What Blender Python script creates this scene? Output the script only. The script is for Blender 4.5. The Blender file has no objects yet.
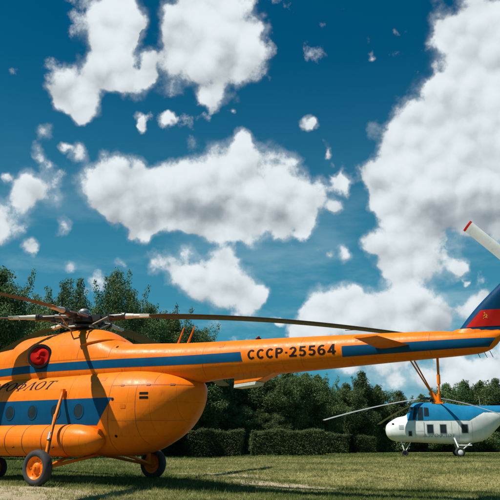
import bpy, math, random
import numpy as np
from mathutils import Vector, Matrix
from mathutils.bvhtree import BVHTree

random.seed(11); rng = np.random.default_rng(11)
scene = bpy.context.scene
COL = scene.collection
rad = math.radians
SUN = Vector((-.42, -.50, 1.0)).normalized()      # direction towards the sun

# ------------------------------------------------------------------ materials
def new_mat(name):
    m = bpy.data.materials.new(name); m.use_nodes = True
    nt = m.node_tree; nt.nodes.clear()
    out = nt.nodes.new('ShaderNodeOutputMaterial')
    return m, nt, out
def N(nt, t, **kw):
    n = nt.nodes.new(t)
    for k, v in kw.items():
        if k in n.inputs.keys() if isinstance(k, str) else False: n.inputs[k].default_value = v
        else: setattr(n, k, v)
    return n
def noise(nt, vec, scale, detail=4, rough=.55):
    n = nt.nodes.new('ShaderNodeTexNoise'); n.inputs['Scale'].default_value = scale
    n.inputs['Detail'].default_value = detail; n.inputs['Roughness'].default_value = rough
    if vec is not None: nt.links.new(vec, n.inputs['Vector'])
    return n.outputs['Fac']
def mathn(nt, op, a, b=None, c=None, clamp=False):
    n = nt.nodes.new('ShaderNodeMath'); n.operation = op; n.use_clamp = clamp
    for i, v in enumerate((a, b, c)):
        if v is None: continue
        if isinstance(v, (int, float)): n.inputs[i].default_value = v
        else: nt.links.new(v, n.inputs[i])
    return n.outputs[0]
def ramp(nt, fac, a, b, lo=0., hi=1., smooth=True):
    n = nt.nodes.new('ShaderNodeMapRange'); n.interpolation_type = 'SMOOTHSTEP' if smooth else 'LINEAR'
    nt.links.new(fac, n.inputs['Value'])
    for k, v in (('From Min', a), ('From Max', b), ('To Min', lo), ('To Max', hi)): n.inputs[k].default_value = v
    return n.outputs['Result']
def mixc(nt, fac, a, b, mode='MIX'):
    n = nt.nodes.new('ShaderNodeMix'); n.data_type = 'RGBA'; n.blend_type = mode
    if isinstance(fac, (int, float)): n.inputs['Factor'].default_value = fac
    else: nt.links.new(fac, n.inputs['Factor'])
    for i, v in ((6, a), (7, b)):
        if isinstance(v, (tuple, list)): n.inputs[i].default_value = (*v[:3], 1)
        else: nt.links.new(v, n.inputs[i])
    return n.outputs[2]
def paint(name, col, rough=.4, metal=0., dirt=.25, dirt_col=(.05, .04, .03), bump=.0, scale=2.2, coat=0., fade=None, spec=.5, panels=0.):
    """weathered paint: blotchy fading, streaks of grime, uneven gloss"""
    m, nt, out = new_mat(name)
    b = nt.nodes.new('ShaderNodeBsdfPrincipled')
    tc = nt.nodes.new('ShaderNodeTexCoord'); v = tc.outputs['Object']
    mp = nt.nodes.new('ShaderNodeMapping'); mp.inputs['Scale'].default_value = (1, 1, .35); nt.links.new(v, mp.inputs[0])
    n1 = noise(nt, v, scale, 5, .6); n2 = noise(nt, mp.outputs[0], scale*4.5, 6, .65); n3 = noise(nt, v, scale*22, 3)
    fc = fade or tuple(min(1, c*1.25+.02) for c in col)
    c1 = mixc(nt, ramp(nt, n1, .35, .7, 0, .55), col, fc)
    c2 = mixc(nt, ramp(nt, n2, .52, .78, 0, dirt), c1, dirt_col)
    if panels:                                # lapped skin panels: hoops along the body, stringers round it
        sp = nt.nodes.new('ShaderNodeSeparateXYZ'); nt.links.new(v, sp.inputs[0])
        l1 = mathn(nt, 'LESS_THAN', mathn(nt, 'FRACT', mathn(nt, 'MULTIPLY', sp.outputs[0], 1/.57)), .016)
        l2 = mathn(nt, 'LESS_THAN', mathn(nt, 'FRACT', mathn(nt, 'MULTIPLY_ADD', sp.outputs[2], 1/.41, .13)), .020)
        ln = mathn(nt, 'MULTIPLY', mathn(nt, 'MAXIMUM', l1, l2), ramp(nt, n1, .35, .6, panels*.4, panels))
        c2 = mixc(nt, ln, c2, (.22, .035, .003))
    nt.links.new(c2, b.inputs['Base Color'])
    r = mathn(nt, 'ADD', ramp(nt, n2, .3, .8, rough-.08, rough+.16, False), ramp(nt, n3, .3, .7, -.04, .04, False))
    nt.links.new(r, b.inputs['Roughness']); b.inputs['Metallic'].default_value = metal
    b.inputs['Specular IOR Level'].default_value = spec
    b.inputs['Coat Weight'].default_value = coat; b.inputs['Coat Roughness'].default_value = .2
    if bump:
        bn = nt.nodes.new('ShaderNodeBump'); bn.inputs['Distance'].default_value = bump
        nb = noise(nt, v, 2.6, 4); nt.links.new(nb, bn.inputs['Height']); nt.links.new(bn.outputs[0], b.inputs['Normal'])
    nt.links.new(b.outputs[0], out.inputs[0])
    return m
M = {}
M['orange'] = paint('orange_paint', (.82, .168, .003), .38, dirt=.42, dirt_col=(.26, .035, .005), bump=.010, fade=(.87, .225, .006), spec=.18, panels=.38)
M['blue'] = paint('blue_paint', (.0, .060, .150), .45, dirt=.25, dirt_col=(.006, .03, .06), fade=(.0, .085, .20), spec=.14)
M['finblue'] = paint('fin_blue_paint', (.0, .042, .115), .42, dirt=.25, dirt_col=(.004, .02, .05), fade=(.0, .06, .16), spec=.16)
M['black'] = paint('lettering_black', (.010, .006, .009), .7, dirt=.1, fade=(.018, .01, .014), spec=.15)
M['seam'] = paint('seam_dark', (.30, .06, .006), .6, dirt=.4)
M['fadedblue'] = paint('faded_blue_lettering', (.20, .25, .33), .6, dirt=.3)
M['hatch'] = paint('hatch_orange', (.70, .135, .002), .45, dirt=.4, dirt_col=(.25, .04, .003), scale=6, fade=(.74, .15, .002), spec=.2)
M['seamlight'] = paint('seam_grey', (.30, .30, .29), .6, dirt=.4)
M['red'] = paint('red_fabric_cover', (.50, .008, .004), .85, dirt=.4, scale=5, fade=(.55, .015, .008), dirt_col=(.12, .004, .003), spec=.08)
M['flagred'] = paint('flag_red', (.48, .010, .006), .5, dirt=.2, fade=(.5, .014, .008), spec=.15)
M['gold'] = paint('flag_gold', (.62, .22, .015), .4, dirt=.1)
M['blade'] = paint('blade_grey_brown', (.046, .046, .048), .55, dirt=.3, fade=(.07, .068, .066))
M['bladegrey'] = paint('blade_pale', (.50, .54, .55), .45, dirt=.35, dirt_col=(.2, .22, .22))
M['blade4'] = paint('blade_mid_grey', (.22, .24, .25), .45, dirt=.35)
M['spar'] = paint('spar_white', (.52, .52, .46), .42, dirt=.4, dirt_col=(.15, .13, .10), scale=4)
M['hub'] = paint('hub_greasy_metal', (.045, .042, .04), .38, metal=.5, dirt=.5, scale=6)
M['steel'] = paint('bare_steel', (.28, .28, .28), .45, metal=.5, dirt=.4, scale=6)
M['tyre'] = paint('tyre_rubber', (.022, .022, .024), .8, dirt=.6, dirt_col=(.10, .08, .05), scale=6)
M['glass'] = paint('window_glass', (.010, .022, .030), .2, dirt=.3, dirt_col=(.03, .045, .05), spec=.25)
M['white'] = paint('white_paint', (.74, .76, .76), .38, dirt=.22, dirt_col=(.35, .34, .30), coat=.1)
M['ltblue'] = paint('light_blue_paint', (.008, .175, .36), .36, dirt=.45, dirt_col=(.01, .08, .17), fade=(.015, .24, .45), spec=.3)
M['greytext'] = paint('faded_grey_lettering', (.38, .41, .44), .5, dirt=.2)
M['amber'] = paint('beacon_red_glass', (.18, .01, .008), .2, dirt=.1)
M['dark'] = paint('dark_recess', (.012, .010, .010), .8, dirt=.2, fade=(.02, .018, .018), dirt_col=(.03, .02, .015), spec=.1)

# ------------------------------------------------------------------ mesh builder
class MB:
    def __init__(s): s.v = []; s.f = []
    def add(s, vs, fs):
        o = len(s.v); s.v.extend([tuple(p) for p in vs]); s.f.extend([tuple(i+o for i in f) for f in fs]); return s
    def box(s, c, d, rot=None, bev=0.):
        hx, hy, hz = d[0]/2, d[1]/2, d[2]/2
        vs = [Vector((x*hx, y*hy, z*hz)) for x in (-1, 1) for y in (-1, 1) for z in (-1, 1)]
        if rot is not None: vs = [rot @ p for p in vs]
        c = Vector(c)
        return s.add([p+c for p in vs], [(0, 1, 3, 2), (4, 6, 7, 5), (0, 4, 5, 1), (2, 3, 7, 6), (0, 2, 6, 4), (1, 5, 7, 3)])
    def tube(s, a, b, r0, r1=None, n=12, cap=True):
        r1 = r0 if r1 is None else r1; a = Vector(a); b = Vector(b); d = (b-a).normalized()
        u = d.orthogonal().normalized(); w = d.cross(u)
        vs = []
        for p, r in ((a, r0), (b, r1)):
            for i in range(n):
                t = 2*math.pi*i/n; vs.append(p+u*r*math.cos(t)+w*r*math.sin(t))
        fs = [(i, (i+1) % n, n+(i+1) % n, n+i) for i in range(n)]
        if cap: fs += [tuple(range(n-1, -1, -1)), tuple(range(n, 2*n))]
        return s.add(vs, fs)
    def path(s, pts, r, n=8):
        for a, b in zip(pts[:-1], pts[1:]): s.tube(a, b, r, r, n)
        return s
    def lathe(s, prof, o=(0, 0, 0), axis='Y', n=32, cap=True):
        """prof: list of (distance along axis, radius)"""
        o = Vector(o); vs = []; k = len(prof)
        for h, r in prof:
            for i in range(n):
                t = 2*math.pi*i/n; c, q = r*math.cos(t), r*math.sin(t)
                vs.append(o+Vector({'Y': (c, h, q), 'Z': (c, q, h), 'X': (h, c, q)}[axis]))
        fs = [(j*n+i, j*n+(i+1) % n, (j+1)*n+(i+1) % n, (j+1)*n+i) for j in range(k-1) for i in range(n)]
        if cap: fs += [tuple(range(n-1, -1, -1)), tuple(range((k-1)*n, k*n))]
        return s.add(vs, fs)
    def rings(s, rs, closed=True, cap=True):
        n = len(rs[0]); vs = [p for r in rs for p in r]; m = n if closed else n-1
        fs = [(j*n+i, j*n+(i+1) % n, (j+1)*n+(i+1) % n, (j+1)*n+i) for j in range(len(rs)-1) for i in range(m)]
        if cap and closed: fs += [tuple(range(n-1, -1, -1)), tuple(range((len(rs)-1)*n, len(rs)*n))]
        return s.add(vs, fs)
    def prism(s, poly, y0, y1):
        """poly in (x,z), extruded along y"""
        n = len(poly); vs = [(x, y0, z) for x, z in poly]+[(x, y1, z) for x, z in poly]
        return s.add(vs, [tuple(range(n)), tuple(range(2*n-1, n-1, -1))]+[(i, n+i, n+(i+1) % n, (i+1) % n) for i in range(n)])
    def build(s, name, m, parent=None, smooth=None, bevel=0.):
        me = bpy.data.meshes.new(name); me.from_pydata(s.v, [], s.f); me.update()
        import bmesh
        b = bmesh.new(); b.from_mesh(me); bmesh.ops.recalc_face_normals(b, faces=b.faces)
        if bevel: bmesh.ops.bevel(b, geom=list(b.edges), offset=bevel, segments=2, affect='EDGES', clamp_overlap=True)
        b.to_mesh(me); b.free()
        me.materials.append(m)
        if smooth is not None:
            me.polygons.foreach_set('use_smooth', [True]*len(me.polygons))
            try: me.set_sharp_from_angle(angle=rad(smooth))
            except Exception: pass
        o = bpy.data.objects.new(name, me); COL.objects.link(o)
        if parent is not None: o.parent = parent
        return o
def tag(o, label=None, cat=None, group=None, kind=None):
    if label: o['label'] = label
    if cat: o['category'] = cat
    if group: o['group'] = group
    if kind: o['kind'] = kind
    return o
def thing(name, label, cat, loc=(0, 0, 0), rz=0., group=None):
    o = bpy.data.objects.new(name, None); COL.objects.link(o); o.empty_display_size = .5
    o.location = loc; o.rotation_euler = (0, 0, rz); tag(o, label, cat, group); return o
def copy_part(o, parent):
    c = o.copy(); COL.objects.link(c); c.parent = parent
    for ch in o.children: copy_part(ch, c)
    return c

def pchip(x, y, q):
    """monotone cubic interpolation"""
    x = np.asarray(x, float); y = np.asarray(y, float); h = np.diff(x); d = np.diff(y)/h
    m = np.zeros(len(x))
    for i in range(1, len(x)-1):
        if d[i-1]*d[i] > 0:
            w1 = 2*h[i]+h[i-1]; w2 = h[i]+2*h[i-1]; m[i] = (w1+w2)/(w1/d[i-1]+w2/d[i])
    m[0] = d[0]; m[-1] = d[-1]
    q = np.asarray(q, float); k = np.clip(np.searchsorted(x, q)-1, 0, len(x)-2)
    t = (q-x[k])/h[k]
    return (1+2*t)*(1-t)**2*y[k]+t*(1-t)**2*h[k]*m[k]+t*t*(3-2*t)*y[k+1]+t*t*(t-1)*h[k]*m[k+1]
def loft(st, xs, n=56):
    """st rows: x, half width, z bottom, z centre, z top, exponent bottom, exponent top"""
    st = np.array(st, float); cols = [pchip(st[:, 0], st[:, c], xs) for c in range(1, 7)]
    rs = []
    for i, x in enumerate(xs):
        hw, zb, zc, zt, nb, nt_ = [c[i] for c in cols]; r = []
        for k in range(n):
            t = 2*math.pi*k/n; c, s_ = math.cos(t), math.sin(t)
            e = nt_ if s_ > 0 else nb; H = (zt-zc) if s_ > 0 else (zc-zb)
            yy = hw*math.copysign(abs(c)**(2/e), c); zz = zc+H*math.copysign(abs(s_)**(2/e), s_)
            r.append((float(x), float(yy), float(zz)))
        rs.append(r)
    return rs
def seg(a, b, step): return list(np.linspace(a, b, max(2, int((b-a)/step)+1)))
class Skin:
    """lays flat markings on a curved side by ray casting"""
    def __init__(s, *objs):
        s.t = [BVHTree.FromPolygons([tuple(v.co) for v in o.data.vertices], [tuple(p.vertices) for p in o.data.polygons]) for o in objs]
    def at(s, x, z, side=-1, lift=.004):
        best = None
        for t in s.t:
            h = t.ray_cast(Vector((x, side*6, z)), Vector((0, -side, 0)))
            if h[0] is not None and (best is None or h[0].y*side > best[0].y*side): best = h
        if best is None: return (x, side*.02, z)
        nn = best[1] if best[1].y*side > 0 else -best[1]
        p = best[0]+nn*lift
        return (p.x, p.y, p.z)
    def patch(s, mb, quad, nx, nz, side=-1, lift=.004):
        """quad: (x,z) corners bottom-left, bottom-right, top-right, top-left"""
        q = [Vector(p) for p in quad]; vs = []
        for j in range(nz+1):
            for i in range(nx+1):
                a = q[0].lerp(q[1], i/nx); b = q[3].lerp(q[2], i/nx); p = a.lerp(b, j/nz)
                vs.append(s.at(p.x, p.y, side, lift))
        mb.add(vs, [(j*(nx+1)+i, j*(nx+1)+i+1, (j+1)*(nx+1)+i+1, (j+1)*(nx+1)+i) for j in range(nz) for i in range(nx)])
        return mb
    def disc(s, mb, cx, cz, rx, rz, side=-1, lift=.004, n=24, r0=0., k=3):
        vs = []; nr = k
        for j in range(nr+1):
            f = r0+(1-r0)*j/nr
            for i in range(n):
                t = 2*math.pi*i/n; vs.append(s.at(cx+rx*f*math.cos(t), cz+rz*f*math.sin(t), side, lift))
        mb.add(vs, [(j*n+i, j*n+(i+1) % n, (j+1)*n+(i+1) % n, (j+1)*n+i) for j in range(nr) for i in range(n)])
        return mb

# ------------------------------------------------------------------ lettering made of strokes
def quad_stroke(a, b, wa, wb=None):
    """stroke with horizontal end cuts; widths measured along x"""
    wb = wa if wb is None else wb
    return [(a[0]-wa/2, a[1]), (a[0]+wa/2, a[1]), (b[0]+wb/2, b[1]), (b[0]-wb/2, b[1])]
def hbar(x0, x1, y, t): return [(x0, y-t/2), (x1, y-t/2), (x1, y+t/2), (x0, y+t/2)]
def ringq(cx, cy, rx, ry, tx, ty, a0=0, a1=360, n=28):
    out = []
    for i in range(n):
        t0 = rad(a0+(a1-a0)*i/n); t1 = rad(a0+(a1-a0)*(i+1)/n)
        P = lambda t, x, y: (cx+x*math.cos(t), cy+y*math.sin(t))
        out.append([P(t0, rx-tx, ry-ty), P(t0, rx, ry), P(t1, rx, ry), P(t1, rx-tx, ry-ty)])
    return out
def serif_glyph(ch):
    T, t = .17, .07
    if ch == 'О': return ringq(.42, .5, .42, .52, T, t), .86
    if ch == 'Р': return [quad_stroke((.16, 0), (.16, 1), T), hbar(.0, .34, .03, .06)]+ringq(.28, .74, .36, .26, T, t, -90, 90, 16)+[hbar(.16, .3, .97, t), hbar(.16, .3, .51, t)], .68
    if ch == 'Ф': return [quad_stroke((.45, -.05), (.45, 1.05), T), hbar(.3, .6, 1.03, .05), hbar(.3, .6, -.03, .05)]+ringq(.45, .5, .45, .33, T, t), .92
    if ch == 'Л': return [quad_stroke((.06, 0), (.42, 1), .09, .09), quad_stroke((.70, 0), (.46, 1), T, T), hbar(-.04, .16, .03, .06), hbar(.58, .84, .03, .06)], .82
    if ch == 'Т': return [quad_stroke((.38, 0), (.38, 1), T), hbar(0, .78, .955, .09), hbar(.24, .52, .03, .06)]+[quad_stroke((.03, .8), (.03, 1), .06), quad_stroke((.75, .8), (.75, 1), .06)], .76
    if ch == 'А': return [quad_stroke((.06, 0), (.40, 1), .09, .09), quad_stroke((.70, 0), (.44, 1), T, T), hbar(.18, .62, .33, .07), hbar(-.04, .16, .03, .06), hbar(.58, .84, .03, .06)], .82
    if ch == 'Э': return ringq(.30, .5, .42, .52, T, t, -130, 130)+[hbar(.26, .66, .5, t)], .78
    return [], .4
def bold_glyph(ch):
    T, t = .21, .19
    W = .70
    if ch == 'С': return ringq(.38, .5, .38, .5, T, t, 42, 318), .80
    if ch == 'Р': return [quad_stroke((T/2, 0), (T/2, 1), T)]+ringq(.36, .69, .33, .31, T, t, -90, 90, 16)+[hbar(T/2, .37, 1-t/2, t), hbar(T/2, .37, .38+t/2, t)], .76
    if ch == '-': return [hbar(.06, .26, .45, .16)], .34
    if ch == '2': return ringq(.34, .67, .33, .33, T, t*.9, -20, 165, 16)+[[(.0, .0), (.24, .0), (.68, .58), (.44, .62)], hbar(0, .68, t/2, t)], .76
    if ch == '5': return ringq(.33, .33, .35, .33, T, t*.9, -150, 125, 20)+[quad_stroke((.17, .5), (.2, 1), .19), hbar(.1, .62, 1-t/2, t)], .76
    if ch == '6': return ringq(.35, .32, .34, .32, T, t*.85, 0, 360, 24)+ringq(.40, .5, .40, .5, T, t*.9, 60, 195, 16), .77
    if ch == '4': return [quad_stroke((.50, 0), (.50, 1), T), hbar(0, .72, .27, t*.95), [(.0, .22), (.20, .22), (.58, 1), (.40, 1)]], .80
    return [], .4
def lettering(skin, text, x0, z0, w, h, font, mat, parent, slant=0., side=-1, lift=.0035, dz=0.):
    gl = []; adv = 0
    for ch in text:
        q, a = font(ch)
        gl.append((q, adv)); adv += a+(.10 if font is serif_glyph else .07)
    sx = w/adv; kk = 0
    for q, ad in gl:
        mb = MB()
        for poly in q:
            kk += 1
            p = [(x0+(ad+u+slant*v)*sx if side < 0 else x0+w-(ad+u+slant*v)*sx, z0+v*h+dz*(ad+u)/adv) for u, v in poly]
            lo = Vector(p[0]); sz = max((Vector(p[2])-lo).length, .01)
            skin.patch(mb, p, 3 if sz > .1 else 1, 4 if sz > .1 else 1, side, lift+.00015*(kk % 8))
        if mb.v: mb.build('letter', mat, parent)
CLOUDS = [  # azimuth, elevation, radius computed from image pixels via the camera; DARKS and HOLES too
 (132.5, 33.75, 1.92), (133.25, 31.7, 2.02), (132.77, 29.89, 1.82), (134.43, 28.82, 1.51), (136.19, 27.42, 1.36), (137.14, 26.77, 0.98),
 (134.92, 26.26, 1.14), (135.18, 25.24, 0.61), (131.51, 32.24, 1.05), (131.12, 28.9, 1.07), (125.94, 33.93, 2.11), (122.98, 34.18, 2.57),
 (120.83, 32.14, 2.07), (124.49, 31.17, 2.78), (127.63, 30.13, 1.85), (123.26, 28.92, 1.72), (124.14, 27.5, 0.79), (118.88, 33.17, 0.76),
 (120.82, 30.33, 1.4), (126.81, 32.57, 1.52), (138.02, 23.62, 1.13), (138.71, 22.38, 0.68), (137.68, 21.57, 0.68), (135.21, 22.28, 0.85),
 (136.46, 22.63, 0.46), (137.97, 19.36, 1.84), (139.17, 18.77, 1.06), (140.67, 16.6, 1.8), (140.83, 19.82, 0.52), (127.29, 26.06, 0.47),
 (129.89, 25.37, 0.47), (122.51, 26.6, 0.32), (133.55, 19.9, 1.49), (131.11, 20.86, 2.06), (132.43, 19.03, 1.42), (128.13, 20.7, 2.41),
 (125.15, 21.62, 2.1), (121.68, 22.81, 2.1), (120.99, 24.41, 0.8), (118.62, 21.68, 2.26), (116.04, 20.5, 2.1), (114.18, 19.32, 1.61),
 (113.11, 18.31, 0.72), (127.2, 18.49, 2.1), (124.23, 18.9, 2.11), (120.54, 18.94, 2.11), (117.8, 18.11, 1.79), (129.04, 18.01, 1.61),
 (125.48, 17.57, 1.13), (116.1, 17.59, 0.97), (130.44, 15.93, 0.64), (127.22, 13.79, 1.45), (125.38, 13.27, 1.78), (123.28, 12.49, 1.95),
 (120.78, 12.5, 1.71), (122.38, 14.04, 1.14), (128.72, 14.23, 0.96), (129.93, 13.7, 0.64), (120.37, 11.29, 1.3), (119.37, 11.93, 0.81),
 (131.17, 14.13, 0.56), (100.81, 32.78, 2.26), (99.19, 30.94, 2.82), (100.4, 28.95, 3.02), (98.93, 26.13, 3.6), (102.8, 26.3, 1.64),
 (101.49, 24.61, 2.96), (105.14, 25.19, 2.28), (103.69, 27.54, 0.75), (107.48, 24.33, 2.16), (108.7, 22.23, 2.35), (106.24, 21.64, 2.93),
 (103.0, 21.33, 3.4), (100.37, 19.87, 3.55), (108.92, 20.02, 1.73), (107.67, 18.59, 2.04), (105.28, 17.85, 2.16), (102.54, 17.39, 2.12),
 (99.92, 16.59, 1.93), (97.77, 22.58, 3.59), (96.82, 30.51, 2.77), (108.25, 15.83, 1.89), (106.71, 14.54, 2.03), (109.16, 14.11, 1.27),
 (104.78, 13.87, 1.69), (103.43, 13.15, 0.69), (108.01, 13.02, 1.26), (110.15, 15.52, 0.8), (105.4, 16.28, 1.08), (103.01, 31.24, 1.16),
 (113.54, 23.3, 0.56), (112.71, 22.23, 0.72), (112.16, 21.0, 0.72), (113.76, 11.21, 1.36), (111.96, 11.57, 1.36), (115.26, 10.28, 0.8),
 (114.63, 9.46, 1.2), (112.59, 9.74, 1.75), (110.13, 10.71, 1.58), (108.18, 10.09, 1.87), (106.18, 10.56, 1.54), (104.71, 9.47, 1.14),
 (110.47, 8.73, 1.73), (108.28, 8.28, 1.55), (102.79, 9.84, 1.05), (101.51, 10.7, 0.67), (116.28, 8.84, 0.96), (105.93, 8.59, 1.38),
 (112.41, 14.73, 0.8), (113.65, 14.85, 0.4), (131.37, 17.89, 1.35), (129.65, 16.61, 1.12), (120.2, 16.5, 1.06), (117.99, 16.48, 0.73),
 (115.43, 17.41, 1.05), (114.96, 25.42, 0.55), (114.35, 25.16, 0.4), (109.26, 30.23, 0.3), (113.38, 22.9, 0.4), (112.29, 22.05, 0.64),
 (112.6, 20.7, 0.72), (112.21, 19.8, 0.48), (113.18, 21.29, 0.32), (103.37, 11.98, 0.3), (113.13, 6.02, 1.26), (111.13, 6.38, 1.41),
 (109.22, 5.41, 1.23), (106.93, 4.9, 1.52), (104.64, 5.31, 1.65), (102.44, 5.02, 1.76), (100.89, 6.1, 1.46), (113.89, 7.21, 0.95),
 (108.35, 6.95, 1.08), (105.3, 6.63, 0.91), (99.61, 4.56, 1.43), (116.3, 7.64, 0.8), (117.9, 9.5, 0.56), (135.17, 13.92, 0.62),
 (138.35, 14.64, 0.61), (129.73, 29.24, 0.69), (129.23, 30.03, 0.77), (133.68, 27.99, 1.14), (110.37, 21.07, 1.19), (109.47, 18.94, 1.19),
 (130.08, 25.67, 0.55), (136.17, 16.77, 0.77), (132.38, 21.02, 1.42), (131.27, 19.1, 1.59), (128.92, 19.22, 1.93), (123.39, 20.21, 2.11),
 (121.66, 19.01, 1.95), (118.65, 19.01, 1.95), (116.93, 18.99, 1.78), (124.21, 17.6, 1.46), (128.84, 17.21, 1.29), (122.07, 17.14, 1.14),
 (131.26, 28.13, 1.39), (136.12, 26.51, 1.14),]
DARKS = [(104.5, 17.63, 2.69, 0.6), (101.18, 17.8, 2.88, 0.7), (98.37, 17.04, 2.78, 0.7), (107.3, 18.0, 1.85, 0.4), (132.04, 18.09, 1.89, 0.35), (129.29, 17.92, 2.4, 0.3), (126.18, 18.36, 3.4, 0.25), (122.76, 18.11, 2.77, 0.15), (118.23, 17.79, 2.43, 0.4), (121.2, 12.5, 1.79, 0.3), (125.51, 18.95, 1.94, 0.7), (123.36, 18.26, 1.63, 0.6), (120.97, 19.42, 1.3, 0.4), (128.87, 18.02, 1.12, 0.4), (122.65, 30.61, 1.57, 0.4), (109.24, 20.28, 1.41, 0.35), (105.93, 8.59, 3.0, 0.5), (111.49, 7.17, 2.35, 0.4), (132.76, 27.24, 1.08, 0.3)]
HOLES = [(130.13, 31.76, 0.54), (99.27, 21.5, 0.36), (113.15, 17.26, 0.64)]
FEATURE_TREES = [
 (-16.9, 14.7, 11.9, 'bushy'),
 (-27.3, 24.8, 12.6, 'bushy'),
 (-27.3, 27.2, 13.7, 'open'),
 (-24.3, 26.6, 12.6, 'bushy'),
 (-19.2, 22.6, 13.1, 'slim'),
 (-17.5, 22.5, 13.2, 'slim'),
 (-21.2, 28.4, 12.0, 'bushy'),
 (-14.5, 23.1, 13.4, 'open'),
 (-16.7, 27.6, 13.0, 'open'),
 (-19.9, 33.8, 13.0, 'bushy'),
 (-19.1, 38.9, 11.9, 'open'),
 (-19.1, 41.3, 12.0, 'open'),
 (-20.9, 37.9, 13.0, 'bushy'),
 (-18.4, 46.3, 9.0, 'bushy'),
 (-16.2, 47.6, 8.4, 'bushy'),
 (-14.3, 49.8, 8.5, 'bushy'),
 (-13.6, 52.6, 8.2, 'bushy'),
 (-13.4, 55.0, 8.2, 'bushy'),
 (-13.2, 62.1, 7.8, 'bushy'),
 (-11.9, 64.0, 9.3, 'conic'),
 (-11.1, 66.8, 7.8, 'bushy'),
 (-8.2, 66.2, 7.0, 'conic'),
 (-6.6, 69.4, 6.7, 'bushy'),
 (-4.4, 73.0, 8.2, 'bushy'),
 (-2.5, 74.1, 8.5, 'bushy'),
 (-0.8, 75.1, 8.5, 'bushy'),
 (0.8, 76.1, 8.8, 'conic'),
]
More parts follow.
